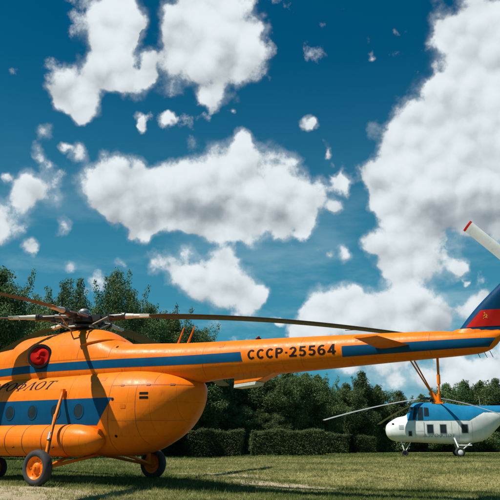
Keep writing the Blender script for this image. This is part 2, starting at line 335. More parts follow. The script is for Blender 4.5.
FILL_TREES = [
 (-34.3, 18.4, 11.4, 0), (-41.2, 23.2, 13.3, 0), (-48.3, 27.4, 15.7, 0), (-34.8, 20.3, 11.5, 0),
 (-41.2, 25.0, 13.6, 0), (-44.4, 28.0, 14.9, 0), (-31.7, 19.5, 10.4, 0), (-39.1, 24.8, 13.2, 0),
 (-43.3, 28.5, 14.8, 0), (-30.6, 20.9, 10.5, 0), (-36.5, 25.1, 12.5, 0), (-43.3, 30.1, 14.3, 0),
 (-28.9, 21.1, 10.7, 0), (-36.2, 26.6, 12.8, 0), (-42.1, 31.0, 14.4, 0), (-27.4, 21.8, 10.1, 0),
 (-33.7, 26.8, 12.0, 0), (-39.9, 31.9, 14.0, 0), (-28.0, 23.7, 10.5, 0), (-32.9, 27.7, 12.3, 0),
 (-37.2, 31.4, 13.4, 0), (-25.2, 22.5, 9.6, 0), (-31.2, 27.8, 11.7, 0), (-36.6, 34.0, 13.9, 0),
 (-25.2, 24.4, 10.2, 0), (-29.1, 28.0, 11.7, 0), (-33.8, 33.3, 13.4, 0), (-23.1, 24.3, 9.5, 0),
 (-28.2, 29.6, 12.1, 0), (-33.0, 35.3, 13.0, 0), (-21.4, 24.5, 9.3, 0), (-25.9, 28.8, 11.6, 0),
 (-30.9, 34.6, 13.3, 0), (-21.1, 25.7, 9.2, 0), (-25.6, 31.4, 11.6, 0), (-30.5, 36.7, 12.6, 0),
 (-21.2, 28.2, 10.0, 0), (-25.6, 33.2, 12.0, 0), (-32.0, 40.0, 14.1, 0), (-20.0, 29.1, 9.3, 0),
 (-26.0, 36.8, 12.2, 0), (-30.9, 41.9, 13.5, 0), (-20.2, 31.1, 9.4, 0), (-25.7, 39.1, 12.1, 0),
 (-29.8, 43.4, 14.3, 0), (-20.0, 32.7, 9.8, 0), (-24.4, 40.4, 11.6, 1), (-28.5, 46.2, 13.7, 1),
 (-19.5, 34.7, 9.4, 1), (-23.9, 42.3, 11.0, 1), (-28.7, 47.8, 12.9, 1), (-19.3, 38.1, 8.6, 1),
 (-24.1, 44.4, 11.1, 1), (-28.2, 51.1, 12.7, 1), (-18.4, 38.4, 8.0, 1), (-23.5, 46.3, 10.0, 1),
 (-26.7, 52.2, 11.6, 1), (-18.2, 42.7, 5.3, 1), (-21.4, 48.4, 6.9, 1), (-24.7, 54.0, 9.2, 1),
 (-17.1, 42.6, 4.9, 1), (-20.9, 49.4, 7.8, 1), (-23.8, 56.5, 8.7, 1), (-17.2, 46.5, 5.0, 1),
 (-19.6, 52.4, 7.0, 1), (-22.5, 57.1, 8.4, 1), (-15.2, 45.5, 4.2, 1), (-19.1, 53.3, 6.6, 1),
 (-21.7, 60.1, 8.2, 1), (-15.2, 50.0, 4.9, 1), (-17.5, 55.2, 6.8, 1), (-20.6, 63.0, 7.9, 1),
 (-14.4, 52.8, 4.4, 1), (-17.0, 58.7, 6.6, 1), (-20.1, 66.4, 8.1, 1), (-14.9, 57.1, 3.3, 1),
 (-18.0, 66.3, 5.7, 1), (-20.9, 72.8, 6.2, 1), (-14.2, 58.9, 3.2, 1), (-17.2, 66.8, 6.2, 2),
 (-20.0, 76.8, 6.4, 2), (-14.2, 63.9, 3.6, 2), (-16.8, 71.3, 5.0, 2), (-19.0, 78.7, 7.7, 2),
 (-12.7, 66.9, 3.3, 2), (-14.6, 72.0, 6.2, 2), (-16.2, 78.6, 7.5, 2), (-10.0, 66.2, 3.6, 2),
 (-12.3, 73.0, 5.4, 2), (-14.5, 81.8, 6.8, 2), (-8.9, 70.3, 3.7, 2), (-11.3, 75.1, 5.2, 2),
 (-12.1, 82.9, 6.5, 2), (-8.0, 71.4, 3.7, 2), (-9.2, 76.2, 3.9, 2), (-10.8, 85.3, 6.7, 2),
 (-6.5, 71.6, 3.7, 2), (-8.3, 79.6, 4.6, 2), (-8.0, 85.1, 6.1, 2), (-4.9, 73.4, 3.7, 2),
 (-5.6, 80.1, 5.3, 2), (-6.7, 86.1, 7.1, 2), (-2.4, 72.5, 3.8, 2), (-3.8, 80.1, 6.0, 2),
 (-5.0, 89.5, 8.2, 2), (-0.4, 74.1, 3.9, 2), (-2.0, 81.5, 7.1, 2), (-2.2, 90.7, 8.2, 2),
 (0.9, 77.7, 4.6, 2), (0.9, 84.1, 6.9, 2), (0.2, 91.7, 8.5, 2), (3.0, 79.3, 4.7, 2),
 (2.7, 86.3, 6.9, 2), (1.7, 92.6, 9.4, 2), (4.5, 77.1, 4.1, 2), (4.2, 85.4, 7.7, 2),
 (4.1, 96.1, 8.6, 2), (6.4, 79.0, 4.9, 2), (6.3, 86.9, 7.3, 2), (5.3, 97.2, 8.1, 2),
 (8.4, 80.5, 4.0, 2), (8.0, 88.8, 8.1, 2), (7.8, 97.2, 9.0, 2), (9.8, 82.3, 5.5, 2),
 (9.9, 89.1, 7.6, 2), (9.6, 96.8, 9.3, 2), (11.6, 83.8, 4.9, 2), (12.4, 92.7, 7.4, 2),
 (12.8, 100.1, 9.7, 2),]
HEDGES = [(-15.57, 34.03, -11.79, 36.25, 1.89, 2.2), (-12.44, 39.34, -7.28, 42.37, 1.94, 2.2), (-10.89, 49.52, -8.62, 50.85, 1.77, 2.0), (-10.34, 56.8, -8.42, 57.92, 1.58, 2.0), (-21.08, 31.96, -17.6, 34.0, 1.91, 2.2)]
SHRUBS = [(-33.7, 20.5, 1.8), (-31.7, 20.5, 1.7), (-31.1, 21.5, 2.6), (-29.8, 21.9, 1.8), (-28.1, 21.9, 2.9), (-27.6, 23.0, 2.5), (-26.1, 23.3, 2.7), (-23.9, 22.7, 1.8), (-23.1, 23.2, 2.9), (-23.1, 24.7, 2.6), (-21.7, 24.9, 1.6), (-21.6, 26.4, 2.4), (-21.2, 27.7, 1.7), (-20.3, 28.5, 1.7), (-20.9, 30.7, 1.9), (-21.0, 32.8, 2.4), (-19.9, 33.3, 2.7), (-19.7, 35.3, 2.6), (-18.7, 35.6, 2.0), (-18.4, 37.7, 2.5), (-17.7, 38.5, 2.0), (-18.1, 41.5, 2.7), (-17.3, 42.7, 2.3), (-16.2, 43.5, 3.0), (-16.8, 46.9, 3.1), (-15.6, 47.2, 2.9), (-14.8, 49.2, 2.0), (-14.7, 51.9, 1.9), (-14.1, 54.2, 2.4), (-14.9, 60.2, 2.9), (-14.7, 63.9, 2.7), (-13.5, 64.9, 2.4), (-11.5, 63.7, 2.4), (-10.4, 65.4, 1.8), (-9.1, 66.4, 2.9), (-8.3, 68.3, 2.9), (-7.2, 69.5, 2.7), (-5.1, 69.0, 2.2), (-4.2, 71.7, 2.5), (-2.4, 71.2, 2.0), (-1.0, 71.1, 2.9), (-0.1, 74.1, 2.0), (1.4, 73.9, 1.9), (2.6, 76.0, 3.0), (4.4, 76.1, 3.1), (6.1, 77.0, 2.8), (7.3, 78.3, 2.3), (8.9, 79.1, 2.1), (10.1, 80.7, 1.8)]
# ================================================================== the orange helicopter (x aft, -y port, z up)
heli = thing('helicopter', 'large orange helicopter with blue stripes and dark five-bladed rotor, parked in the foreground', 'helicopter')
POD = [(0.0, .04, 1.45, 1.50, 1.55, 2, 2), (.12, .42, 1.12, 1.52, 1.95, 2.1, 2.1), (.45, .82, .88, 1.6, 2.4, 2.4, 2.3), (1.0, 1.08, .74, 1.7, 2.75, 2.8, 2.5),
       (1.7, 1.22, .69, 1.78, 2.9, 3.0, 2.6), (2.6, 1.25, .68, 1.8, 2.95, 3.1, 2.7), (6.2, 1.25, .68, 1.8, 2.95, 3.1, 2.7), (6.7, 1.24, .69, 1.85, 2.95, 3.0, 2.6),
       (7.2, 1.20, .78, 1.92, 2.93, 2.7, 2.5), (7.7, 1.09, .96, 2.0, 2.88, 2.4, 2.4), (8.15, .92, 1.18, 2.1, 2.80, 2.2, 2.3), (8.5, .70, 1.45, 2.2, 2.70, 2.1, 2.2), (8.78, .42, 1.80, 2.3, 2.58, 2, 2), (8.93, .13, 2.15, 2.36, 2.48, 2, 2), (8.96, .03, 2.3, 2.38, 2.44, 2, 2)]
xs = seg(0, .5, .035)+seg(.56, 6.9, .11)
fus = MB().rings(loft(POD, xs, 72)).build('fuselage', M['orange'], heli, 50)
doorp = MB().rings(loft(POD, seg(6.9, 8.96, .07), 72)).build('cargo_door', M['orange'], heli, 50)
doorp['label'] = 'rounded orange clamshell cargo doors below the tail boom'
BOOM = [(1.3, .35, 2.7, 3.0, 3.3, 2.4, 2.4), (1.38, .70, 2.6, 3.02, 3.54, 2.6, 2.6), (1.6, .84, 2.5, 3.05, 3.68, 3, 2.8), (2.2, .88, 2.5, 3.05, 3.76, 3, 2.8), (2.55, .90, 2.5, 3.05, 3.80, 3, 2.8), (2.70, .91, 2.5, 3.05, 3.96, 3, 2.7), (2.85, .92, 2.5, 3.05, 4.04, 3, 2.6), (3.15, .92, 2.5, 3.05, 4.08, 3, 2.4), (3.8, .92, 2.5, 3.05, 4.12, 3, 2.2),
        (4.6, .92, 2.5, 3.05, 4.19, 3, 2.1), (5.3, .90, 2.5, 3.05, 4.15, 3, 2.1), (5.75, .88, 2.5, 3.05, 4.04, 3, 2.15), (6.1, .86, 2.5, 3.05, 3.86, 3, 2.3), (6.4, .84, 2.5, 3.05, 3.69, 3, 2.5), (6.8, .80, 2.5, 3.05, 3.62, 2.8, 2.5), (7.5, .68, 2.45, 3.05, 3.59, 2.4, 2.3),
        (8.5, .54, 2.47, 3.03, 3.54, 2.1, 2.1), (9.5, .48, 2.56, 3.04, 3.515, 2, 2), (11.7, .42, 2.64, 3.05, 3.465, 2, 2), (14.15, .335, 2.74, 3.06, 3.385, 2, 2), (15.0, .30, 2.77, 3.06, 3.35, 2, 2),
        (15.5, .27, 2.79, 3.06, 3.30, 2, 2.2), (15.9, .22, 2.82, 3.06, 3.27, 2, 2.4), (16.1, .17, 2.88, 3.08, 3.26, 2, 2.6), (16.25, .12, 2.99, 3.13, 3.26, 2, 2.6), (16.36, .04, 3.12, 3.19, 3.25, 2, 2)]
cowl = MB().rings(loft(BOOM, seg(1.3, 3.2, .05)+seg(3.27, 6.95, .08), 64)).build('engine_cowling', M['orange'], heli, 50)
boom = MB().rings(loft(BOOM, seg(6.95, 16.36, .11), 64)).build('tail_boom', M['orange'], heli, 50)
SK = Skin(fus, doorp, cowl, boom)
# fins ---------------------------------------------------------
def foil_ring(le, te, z, th, y=0.):
    c = te-le; pts = []
    prof = [(0, 0), (.02, .35), (.08, .68), (.2, .95), (.35, 1), (.55, .85), (.78, .45), (1, .04)]
    up = [(le+c*p, y-th*q/2, z) for p, q in prof]; dn = [(le+c*p, y+th*q/2, z) for p, q in prof[1:]][::-1]
    return up+dn
fb = MB().rings([foil_ring(15.12, 16.38, 3.18, .40), foil_ring(15.40, 16.40, 3.34, .26)]).build('fin_base', M['orange'], heli, 40)
finst = [(3.26, 15.42, 16.40, .27), (3.7, 15.80, 16.62, .26), (4.31, 16.47, 17.12, .24), (4.75, 16.98, 17.5, .22), (5.0, 17.27, 17.72, .19), (5.06, 17.38, 17.70, .08)]
zs = np.linspace(3.26, 5.06, 22); fa = np.array(finst)
fin = MB().rings([foil_ring(*(float(pchip(fa[:, 0], fa[:, c], [z])[0]) for c in (1, 2)), float(z), float(pchip(fa[:, 0], fa[:, 3], [z])[0])) for z in zs]).build('tail_fin', M['finblue'], heli, 40)
for sd in (-1, 1):
    st = MB(); rs = []
    for k in range(9):
        f = k/8; le = 13.72-.10*f; te = 14.50-.36*f; y = sd*(.22+1.15*f); z = 3.05+.10*f
        th = .10-.05*f; c = te-le
        prof = [(0, 0), (.03, .5), (.15, .95), (.35, 1), (.7, .6), (1, .06)]
        rs.append([(le+c*p, y, z+th*q/2) for p, q in prof]+[(le+c*p, y, z-th*q/2) for p, q in prof[1:]][::-1])
    st.rings(rs).build('stabilizer', M['orange'], heli, 40)
# blue markings ------------------------------------------------
FS = Skin(fin, boom, fb)
for sd in (-1, 1):
    mb = MB()
    SK.patch(mb, [(1.2, 2.84), (4.0, 2.93), (4.0, 3.15), (1.2, 3.06)], 40, 5, sd)
    SK.patch(mb, [(4.0, 2.93), (10.35, 2.925), (10.30, 3.155), (4.0, 3.15)], 90, 5, sd)
    mb.build('stripe', M['blue'], heli, 60)
    mb = MB(); SK.patch(mb, [(12.93, 2.885), (16.10, 2.93), (16.25, 3.11), (12.93, 3.125)], 50, 6, sd, .005)
    mb.build('stripe', M['blue'], heli, 60)
    mb = MB(); SK.patch(mb, [(1.6, 1.45), (6.52, 1.45), (6.95, 2.13), (1.6, 2.13)], 70, 14, sd)
    pn = mb.build('side_panel', M['blue'], heli, 60); pn['label'] = 'blue window band with slanted rear end'
    for wx in (2.45, 3.32, 4.19, 5.06, 5.88):
        w = MB(); SK.disc(w, wx, 1.82, .155, .175, sd, .012, 28); wo = w.build('window', M['glass'], heli, 60)
        r = MB(); SK.disc(r, wx, 1.82, .185, .205, sd, .016, 28, r0=.85, k=1); r.build('window_frame', M['blue'], wo, 60)
    # flag: flat red field painted on the fin with a gold emblem
    mb = MB(); FS.patch(mb, [(15.66, 3.36), (16.40, 3.36), (16.56, 3.70), (16.0, 3.70)], 14, 8, sd, .006)
    fl = mb.build('flag', M['flagred'], heli, 60)
    mb = MB()
    ex, ez = 16.07, 3.635
    FS.disc(mb, ex, ez+.005, .018, .018, sd, .010, 5)
    P = lambda t, r: (ex+.008+r*math.cos(t), ez-.060+r*math.sin(t))
    for i in range(12):                      # sickle: thick in the middle, pointed at the tip
        t0 = rad(-130+i*21); t1 = rad(-130+(i+1)*21); w0 = .016*math.sin(math.pi*i/12)+.004; w1 = .016*math.sin(math.pi*(i+1)/12)+.004
        FS.patch(mb, [P(t0, .044-w0), P(t0, .044), P(t1, .044), P(t1, .044-w1)], 1, 1, sd, .010)
    FS.patch(mb, [(ex-.042, ez-.118), (ex-.032, ez-.122), (ex-.012, ez-.098), (ex-.022, ez-.092)], 1, 1, sd, .010)
    FS.patch(mb, [(ex+.045, ez-.118), (ex+.055, ez-.110), (ex-.008, ez-.040), (ex-.018, ez-.048)], 2, 2, sd, .012)
    FS.patch(mb, [(ex-.034, ez-.062), (ex-.022, ez-.072), (ex+.010, ez-.036), (ex-.002, ez-.026)], 1, 1, sd, .013)
    mb.build('emblem', M['gold'], fl, 60)
# lettering
for sd in (-1, 1):
    lettering(SK, 'СССР-25564', 10.50, 2.955, 2.33, .235, bold_glyph, M['black'], heli, side=sd)
    lettering(SK, 'АЭРОФЛОТ', 1.88, 2.42, 2.86, .235, serif_glyph, M['black'], heli, slant=.34, side=sd)
# seams, latches and little dark openings -------------------------
SEAMS = [([(6.85, 2.425), (8.85, 2.415), (8.85, 2.426), (6.85, 2.438)], 40, 1), ([(6.86, .80), (6.872, .80), (6.872, 2.88), (6.86, 2.88)], 1, 30)]
SEAMS += [([(x, 3.22), (x+.008, 3.22), (x+.008, 3.6), (x, 3.6)], 1, 12) for x in (3.4, 5.35, 6.42)]+[([(3.42, 3.21), (6.4, 3.21), (6.4, 3.217), (3.42, 3.217)], 40, 1)]
SEAMS += [([(x, z0), (x+.008, z0), (x+.008, z1), (x, z1)], 1, 18) for x, z0, z1 in ((9.2, 2.62, 3.48), (11.9, 2.72, 3.42), (14.9, 2.84, 3.30))]
SEAMS += [([(x, .72), (x+.007, .72), (x+.007, 1.44), (x, 1.44)], 1, 12) for x in (2.05,)]+[([(x, 2.14), (x+.007, 2.14), (x+.007, 2.84), (x, 2.84)], 1, 12) for x in (2.9, 5.45)]
SEAMS += [([(7.62, .98), (7.629, .98), (7.629, 2.41), (7.62, 2.41)], 1, 26), ([(6.95, 1.55), (8.55, 1.55), (8.55, 1.558), (6.95, 1.558)], 30, 1), ([(8.02, 2.46), (8.03, 2.46), (8.03, 2.8), (8.02, 2.8)], 1, 8)]
for x in (7.2, 7.9, 8.45): SK.patch(MB(), [(x-.05, 2.405), (x+.05, 2.405), (x+.05, 2.45), (x-.05, 2.45)], 3, 2, -1, .010).build('hinge', M['seam'], heli)
for x, z in ((6.5, 2.62), (4.0, 2.86), (7.3, 1.9), (9.7, 3.36), (13.3, 3.27)): SK.patch(MB(), [(x-.07, z-.05), (x+.07, z-.05), (x+.07, z+.05), (x-.07, z+.05)], 4, 3, -1, .006).build('hatch', M['hatch'], heli)
for q, nx_, nz_ in SEAMS: SK.patch(MB(), q, nx_, nz_, -1, .0035).build('panel_seam', M['seam'], heli)
for q in ([(7.72, 2.185), (7.94, 2.185), (7.94, 2.245), (7.72, 2.245)], [(7.73, 2.08), (7.95, 2.08), (7.95, 2.14), (7.73, 2.14)]): SK.patch(MB(), q, 3, 2, -1, .006).build('vent', M['dark'], heli)
for x, z, r in ((7.05, 1.18, .035), (6.55, 3.5, .03), (6.98, 2.085, .04)): SK.disc(MB(), x, z, r, r, -1, .007, 12).build('cap', M['dark'], heli)
# fold-out dark scoop behind the rotor gearbox
mb = MB(); c0 = SK.at(5.75, 3.62)
for i in range(7):
    pass
sc = []
for i in range(9):
    t = i/8; x = 5.35+.95*t; z = 3.60+.26*t-.12*t*t
    p = Vector(SK.at(x, z, -1, 0)); w = .045*math.sin(math.pi*t)**.6+.01
    sc.append([(p.x, p.y-.0-w*1.4*math.cos(a), p.z+w*math.sin(a)) for a in np.linspace(0, 2*math.pi, 10, endpoint=False)])
mb.rings(sc).build('scoop', M['orange'], heli, 50)
# exhaust with its red cover ---------------------------------------
for sd in (-1, 1):
    ax = Vector((.42, sd*.86, .10)).normalized(); c = Vector((3.98, sd*.86, 3.35))
    q = ax.to_track_quat('Y', 'Z').to_matrix()
    ex = MB().lathe([(-.25, .33), (.0, .345), (.16, .35), (.19, .335), (.19, .27), (.06, .26)], n=36)
    ex.v = [tuple(q @ Vector(v)+c) for v in ex.v]; e = ex.build('exhaust_pipe', M['dark'], heli, 40)
    cv = MB(); rr = []
    for k in range(9):
        f = k/8; ring = []
        for i in range(36):
            t = 2*math.pi*i/36; r = .262*(1-f)+.001
            h = .165+.045*math.cos(f*5+t*2)*(1-f)*.6+.03*math.sin(3*t+f*4)*f+.03*f
            ring.append(tuple(q @ Vector((r*math.cos(t), h, r*math.sin(t)))+c))
        rr.append(ring)
    cv.rings(rr, cap=False).build('exhaust_cover', M['red'], e, 60)
# windscreen glazing of the nose
for sd in (-1, 1):
    for quad in ([(.22, 1.45), (.75, 1.45), (.78, 2.2), (.42, 2.12)], [(.85, 1.45), (1.35, 1.45), (1.35, 2.3), (.88, 2.25)]):
        mb = MB(); SK.patch(mb, quad, 6, 6, sd, .006); mb.build('nose_window', M['glass'], heli, 60)
# side fuel tanks ---------------------------------------------------
for sd in (-1, 1):
    prof = [(1.75, .02), (1.8, .14), (1.95, .27), (2.2, .36), (2.6, .40)]+[(x, .405) for x in np.arange(2.8, 5.9, .2)]+[(6.0, .395), (6.25, .36), (6.5, .28), (6.68, .17), (6.76, .03)]
    tk = MB(); tk.lathe(prof, axis='X', n=40)
    tk.v = [(x, y*1.05+sd*1.23, z+1.075) for x, y, z in tk.v]
    t = tk.build('fuel_tank', M['orange'], heli, 50)
    for x in (2.75, 3.65, 4.3, 5.0, 5.75):
        s = MB(); s.lathe([(x, .41), (x, .411), (x+.022, .411), (x+.022, .40)], axis='X', n=40, cap=False)
        s.v = [(a, b*1.05+sd*1.23, c_+1.075) for a, b, c_ in s.v]; s.build('strap', M['seam'], t, 40)
    for x in (3.2, 4.0, 5.45):
        MB().tube((x, sd*1.60, .92), (x, sd*1.66, .89), .018, .012, 8).build('drain', M['dark'], t)
    MB().box((6.55, sd*1.27, 1.26), (.26, .14, .18), bev=0).build('bracket', M['orange'], heli, bevel=.02)
# landing gear --------------------------------------------------------
def wheel(name, c, R, W, sd, rimm):
    k = R/.43; c = Vector(c)
    t = MB().lathe([(-W*.30, R*.60), (-W*.46, R*.68), (-W*.5, R*.80), (-W*.44, R*.92), (-W*.25, R*.985), (0, R), (W*.25, R*.985), (W*.44, R*.92), (W*.5, R*.80), (W*.46, R*.68), (W*.30, R*.60)], (0, 0, 0), 'Y', 48, cap=False)
    t.v = [tuple(Vector(v)+c) for v in t.v]
    root = t.build(name, M['tyre'], heli, 50)
    r = MB().lathe([(-W*.34, .0001), (-W*.34, R*.18), (-W*.30, R*.22), (-W*.12, R*.30), (-W*.10, R*.48), (-W*.30, R*.56), (-W*.38, R*.63), (-W*.30, R*.645), (W*.30, R*.645), (W*.38, R*.63), (W*.30, R*.56), (W*.1, R*.48), (W*.12, R*.3), (W*.34, R*.2), (W*.34, .0001)], (0, 0, 0), 'Y', 40, cap=False)
    for i in range(8):
        a = 2*math.pi*i/8
        for s_ in (-1, 1): r.tube((R*.42*math.cos(a), s_*W*.10, R*.42*math.sin(a)), (R*.42*math.cos(a), s_*W*.17, R*.42*math.sin(a)), .02*k, n=8)
    r.tube((0, -W*.36, 0), (0, -W*.52, 0), R*.12, R*.09, 16); r.tube((0, W*.36, 0), (0, W*.52, 0), R*.12, R*.09, 16)
    r.v = [tuple(Vector(v)+c) for v in r.v]
    r.build('rim', rimm, root, 40); return root
for sd in (-1, 1):
    wheel('main_wheel', (5.63, sd*2.28, .425), .432, .25, sd, M['orange'])
    s = MB().tube((5.30, sd*1.28, 2.30), (5.58, sd*1.92, 1.10), .043, .043, 16)
    s.tube((5.56, sd*1.88, 1.20), (5.64, sd*2.03, .74), .040, .040, 14); s.tube((5.64, sd*2.03, .76), (5.63, sd*2.08, .42), .06, .065, 14)
    s.tube((5.63, sd*2.0, .425), (5.63, sd*2.22, .425), .05, .05, 12)
    s.box((5.29, sd*1.26, 2.33), (.09, .10, .13)); g = s.build('gear_strut', M['orange'], heli, 40)
    MB().tube((5.55, sd*1.85, 1.26), (5.585, sd*1.93, 1.08), .056, .056, 14).build('collar', M['steel'], g, 40)
    h = MB(); h.path([(5.34, sd*1.36, 2.2), (5.42, sd*1.44, 2.0), (5.50, sd*1.66, 1.6), (5.60, sd*1.84, 1.25), (5.68, sd*1.98, .9), (5.66, sd*2.05, .55)], .013); h.build('hose', M['dark'], g, 60)
    MB().tube((5.42, sd*1.62, 1.72), (5.62, sd*1.93, 1.12), .03, .03, 10).build('cylinder', M['orange'], g, 40)
    l = MB().tube((5.68, sd*2.08, .42), (5.98, sd*.50, .72), .042, .042, 14); l.build('lower_strut', M['orange'], heli, 40)
    l = MB().tube((5.66, sd*2.06, .40), (5.05, sd*.50, .72), .042, .042, 14); l.build('lower_strut', M['orange'], heli, 40)
for sd in (-1, 1): wheel('nose_wheel', (1.40, sd*.19, .295), .298, .18, sd, M['orange'])
MB().tube((1.40, 0, .30), (1.42, 0, .85), .06, .07, 14).tube((1.4, -.22, .295), (1.4, .22, .295), .035).build('nose_strut', M['orange'], heli, 40)
# tail skid --------------------------------------------------------
sk = MB().tube((14.42, -.16, 2.76), (14.84, -.03, 1.98), .016, .016, 10).tube((14.42, .16, 2.76), (14.84, .03, 1.98), .016, .016, 10).build('skid_strut', M['orange'], heli, 40)
a = MB().tube((14.98, 0, 2.80), (14.975, 0, 2.42), .026, .026, 14).tube((14.975, 0, 2.42), (14.97, 0, 2.22), .036, .036, 14).tube((14.97, 0, 2.22), (14.96, 0, 1.95), .020, .020, 12).build('shock_strut', M['orange'], heli, 40)
b = MB().tube((14.78, 0, 2.06), (14.93, 0, 1.84), .05, .035, 12).tube((14.95, 0, 2.02), (14.95, 0, 1.85), .045, .04, 12).box((14.93, 0, 1.83), (.24, .12, .035)).build('skid_shoe', M['orange'], heli, 40)
# boom fittings ----------------------------------------------------
q = MB().prism([(9.99, 2.40), (10.66, 2.46), (11.10, 2.64), (11.12, 2.72), (9.99, 2.66)], -.24, .16).build('radar_housing', M['orange'], heli, bevel=.012)
MB().prism([(9.985, 2.31), (10.60, 2.365), (10.62, 2.450), (9.99, 2.396)], -.245, .165).build('radome', M['spar'], q, bevel=.01)
for x, lean in ((8.08, .20), (8.40, .22)):
    MB().tube((x, 0, 3.52), (x+lean, 0, 3.98), .028, .014, 10).build('antenna', M['orange'], heli, 40)
bc = MB().lathe([(3.49, .07), (3.54, .07), (3.54, .05)], (10.55, 0, -.02), 'Z', 18).build('beacon', M['dark'], heli, 40)
MB().lathe([(3.54, .04), (3.57, .038), (3.595, .025), (3.60, .002)], (10.55, 0, -.02), 'Z', 18).build('lamp_glass', M['amber'], bc, 50)
MB().tube((6.55, 0, 3.62), (6.57, 0, 3.86), .008, .005, 6).build('antenna', M['dark'], heli)
for x in (15.82, 15.96, 16.08): MB().tube((x, 0, 2.86), (x+.06, 0, 2.72), .008, .006, 6).build('static_wick', M['dark'], heli)
MB().tube((16.28, 0, 3.07), (16.42, 0, 3.04), .01, .008, 6).build('static_wick', M['dark'], heli)
# main rotor head -----------------------------------------------------
HX, HZ = 4.66, 4.52
h = MB().lathe([(4.05, .34), (4.16, .30), (4.18, .17), (4.36, .15), (4.38, .30), (4.40, .34), (4.47, .35), (4.57, .33), (4.62, .24), (4.64, .16)], (HX, 0, 0), 'Z', 32)
h.lathe([(4.22, .18), (4.22, .36), (4.25, .40), (4.30, .40), (4.32, .36), (4.32, .18)], (HX, 0, 0), 'Z', 32, cap=False)
hub = h.build('rotor_hub', M['hub'], heli, 35)
MB().lathe([(4.62, .10), (4.66, .14), (4.72, .155), (4.77, .14), (4.81, .09), (4.82, .02)], (HX, 0, 0), 'Z', 24).build('hydraulic_tank', M['steel'], hub, 50)
BA = [13, 99, 159, -142, -71]
def blade_mesh():
    r = np.concatenate([np.linspace(2.0, 2.6, 6), np.linspace(2.9, 10.45, 28), [10.6]]); rs = []
    for x in r:
        f = min(1, max(0, (x-2.0)/.5)); ch = .20+.32*f
        if x > 10.5: ch = .46
        pitch = rad(8.5-.75*(x-2)); z = -.0105*x*x+.03; th = .055
        le = -.25*ch-.04*f; ring = []
        for p, q in ((0, .0), (.03, .38), (.15, .9), (.32, 1), (.65, .55), (1, .04)): ring.append((le+ch*p, th*q/2))
        for p, q in ((.65, .5), (.32, .85), (.15, .75), (.03, .35)): ring.append((le+ch*p, -th*q/2))
        cp, sp = math.cos(pitch), math.sin(pitch)
        rs.append([(x, y*cp+zz*sp, z-y*sp+zz*cp) for y, zz in ring])
    return MB().rings(rs)
def cuff_mb():
    m = MB(); z = lambda x: -.0105*x*x+.03
    m.tube((1.30, 0, z(1.3)), (1.62, 0, z(1.62)), .085, .07, 14)
    m.tube((1.62, 0, z(1.62)), (2.1, 0, z(2.1)), .062, .058, 14)
    m.box((1.98, .01, z(1.98)), (.3, .17, .08)); return m
def grip_mb():
    m = MB(); z = lambda x: -.0105*x*x+.03
    m.box((.42, 0, 0), (.30, .20, .20)); m.tube((.55, -.15, 0), (.55, .15, 0), .075, .075, 14)
    m.box((.74, 0, .0), (.26, .13, .15)); m.tube((.86, 0, -.13), (.86, 0, .13), .07, .07, 14)
    m.tube((.86, 0, 0), (1.36, 0, z(1.36)), .095, .095, 16); m.tube((1.28, 0, z(1.3)), (1.36, 0, z(1.36)), .12, .12, 16)
    m.tube((1.0, 0, .02), (.98, -.30, -.02), .035, .03, 10)
    return m
for i, a in enumerate(BA):
    if i == 0:
        bl = blade_mesh().build('rotor_blade', M['blade'], heli, 40); cf = cuff_mb().build('blade_root', M['spar'], bl, 40)
        gp = grip_mb().build('blade_grip', M['hub'], bl, 40)
        dm = MB().tube((.35, .26, .02), (.80, .20, .03), .05, .05, 12).tube((.8, .20, .03), (1.15, .12, .02), .02, .02, 8).build('damper', M['steel'], bl, 40)
        lk = MB().tube((.40, -.30, -.26), (.95, -.30, -.03), .018, .018, 8).tube((.38, -.28, -.28), (.36, -.05, -.27), .03, .03, 8).build('pitch_link', M['steel'], bl, 40)
        tr = MB().box((7.9, .375, -.0105*62.4+.02), (.55, .07, .006)).build('trim_tab', M['blade'], bl)
    else: bl = copy_part(heli_blade, heli)
    if i == 0: heli_blade = bl
    bl.location = (HX, 0, HZ); bl.rotation_euler = (0, 0, rad(a))
# tail rotor ----------------------------------------------------------
TX, TY, TZ = 17.12, .50, 4.33
MB().tube((TX, .02, TZ), (TX, TY+.10, TZ), .12, .10, 18).lathe([(TY-.06, .16), (TY+.06, .16)], (TX, 0, TZ), 'Y', 20).build('tail_rotor_hub', M['hub'], heli, 40)
for k, a in enumerate((132.5, 252.5, 12.5)):
    if k == 0:
        rs = []
        for x in (.32, .45, .62, .8, 1.2, 1.6, 1.96):
            f = min(1, max(0, (x-.32)/.35)); ch = .12+.14*f; th = .04; pt = rad(14)
            ring = [(-ch*.3+ch*p, th*q/2) for p, q in ((0, 0), (.05, .5), (.3, 1), (.7, .55), (1, .06))]+[(-ch*.3+ch*p, -th*q/2) for p, q in ((.7, .5), (.3, .8), (.05, .45))]
            rs.append([(x, t_*math.sin(pt)+u*math.cos(pt), t_*math.cos(pt)-u*math.sin(pt)) for t_, u in ring])
        tb = MB().rings(rs).build('tail_rotor_blade', M['bladegrey'], heli, 40)
        MB().rings([[((1.962 if j == 0 else 2.015), y*1.06, z*1.06) for x_, y, z in rs[-1]] for j in (0, 1)]).build('blade_tip', M['flagred'], tb, 40)
        MB().tube((.12, 0, 0), (.4, 0, 0), .045, .04, 12).build('blade_root', M['hub'], tb, 40)
        tb0 = tb
    else: tb = copy_part(tb0, heli)
    # local z = along chord in the disc plane, local y = thickness
    tb.location = (TX, TY, TZ); tb.rotation_euler = (0, -rad(a), 0)
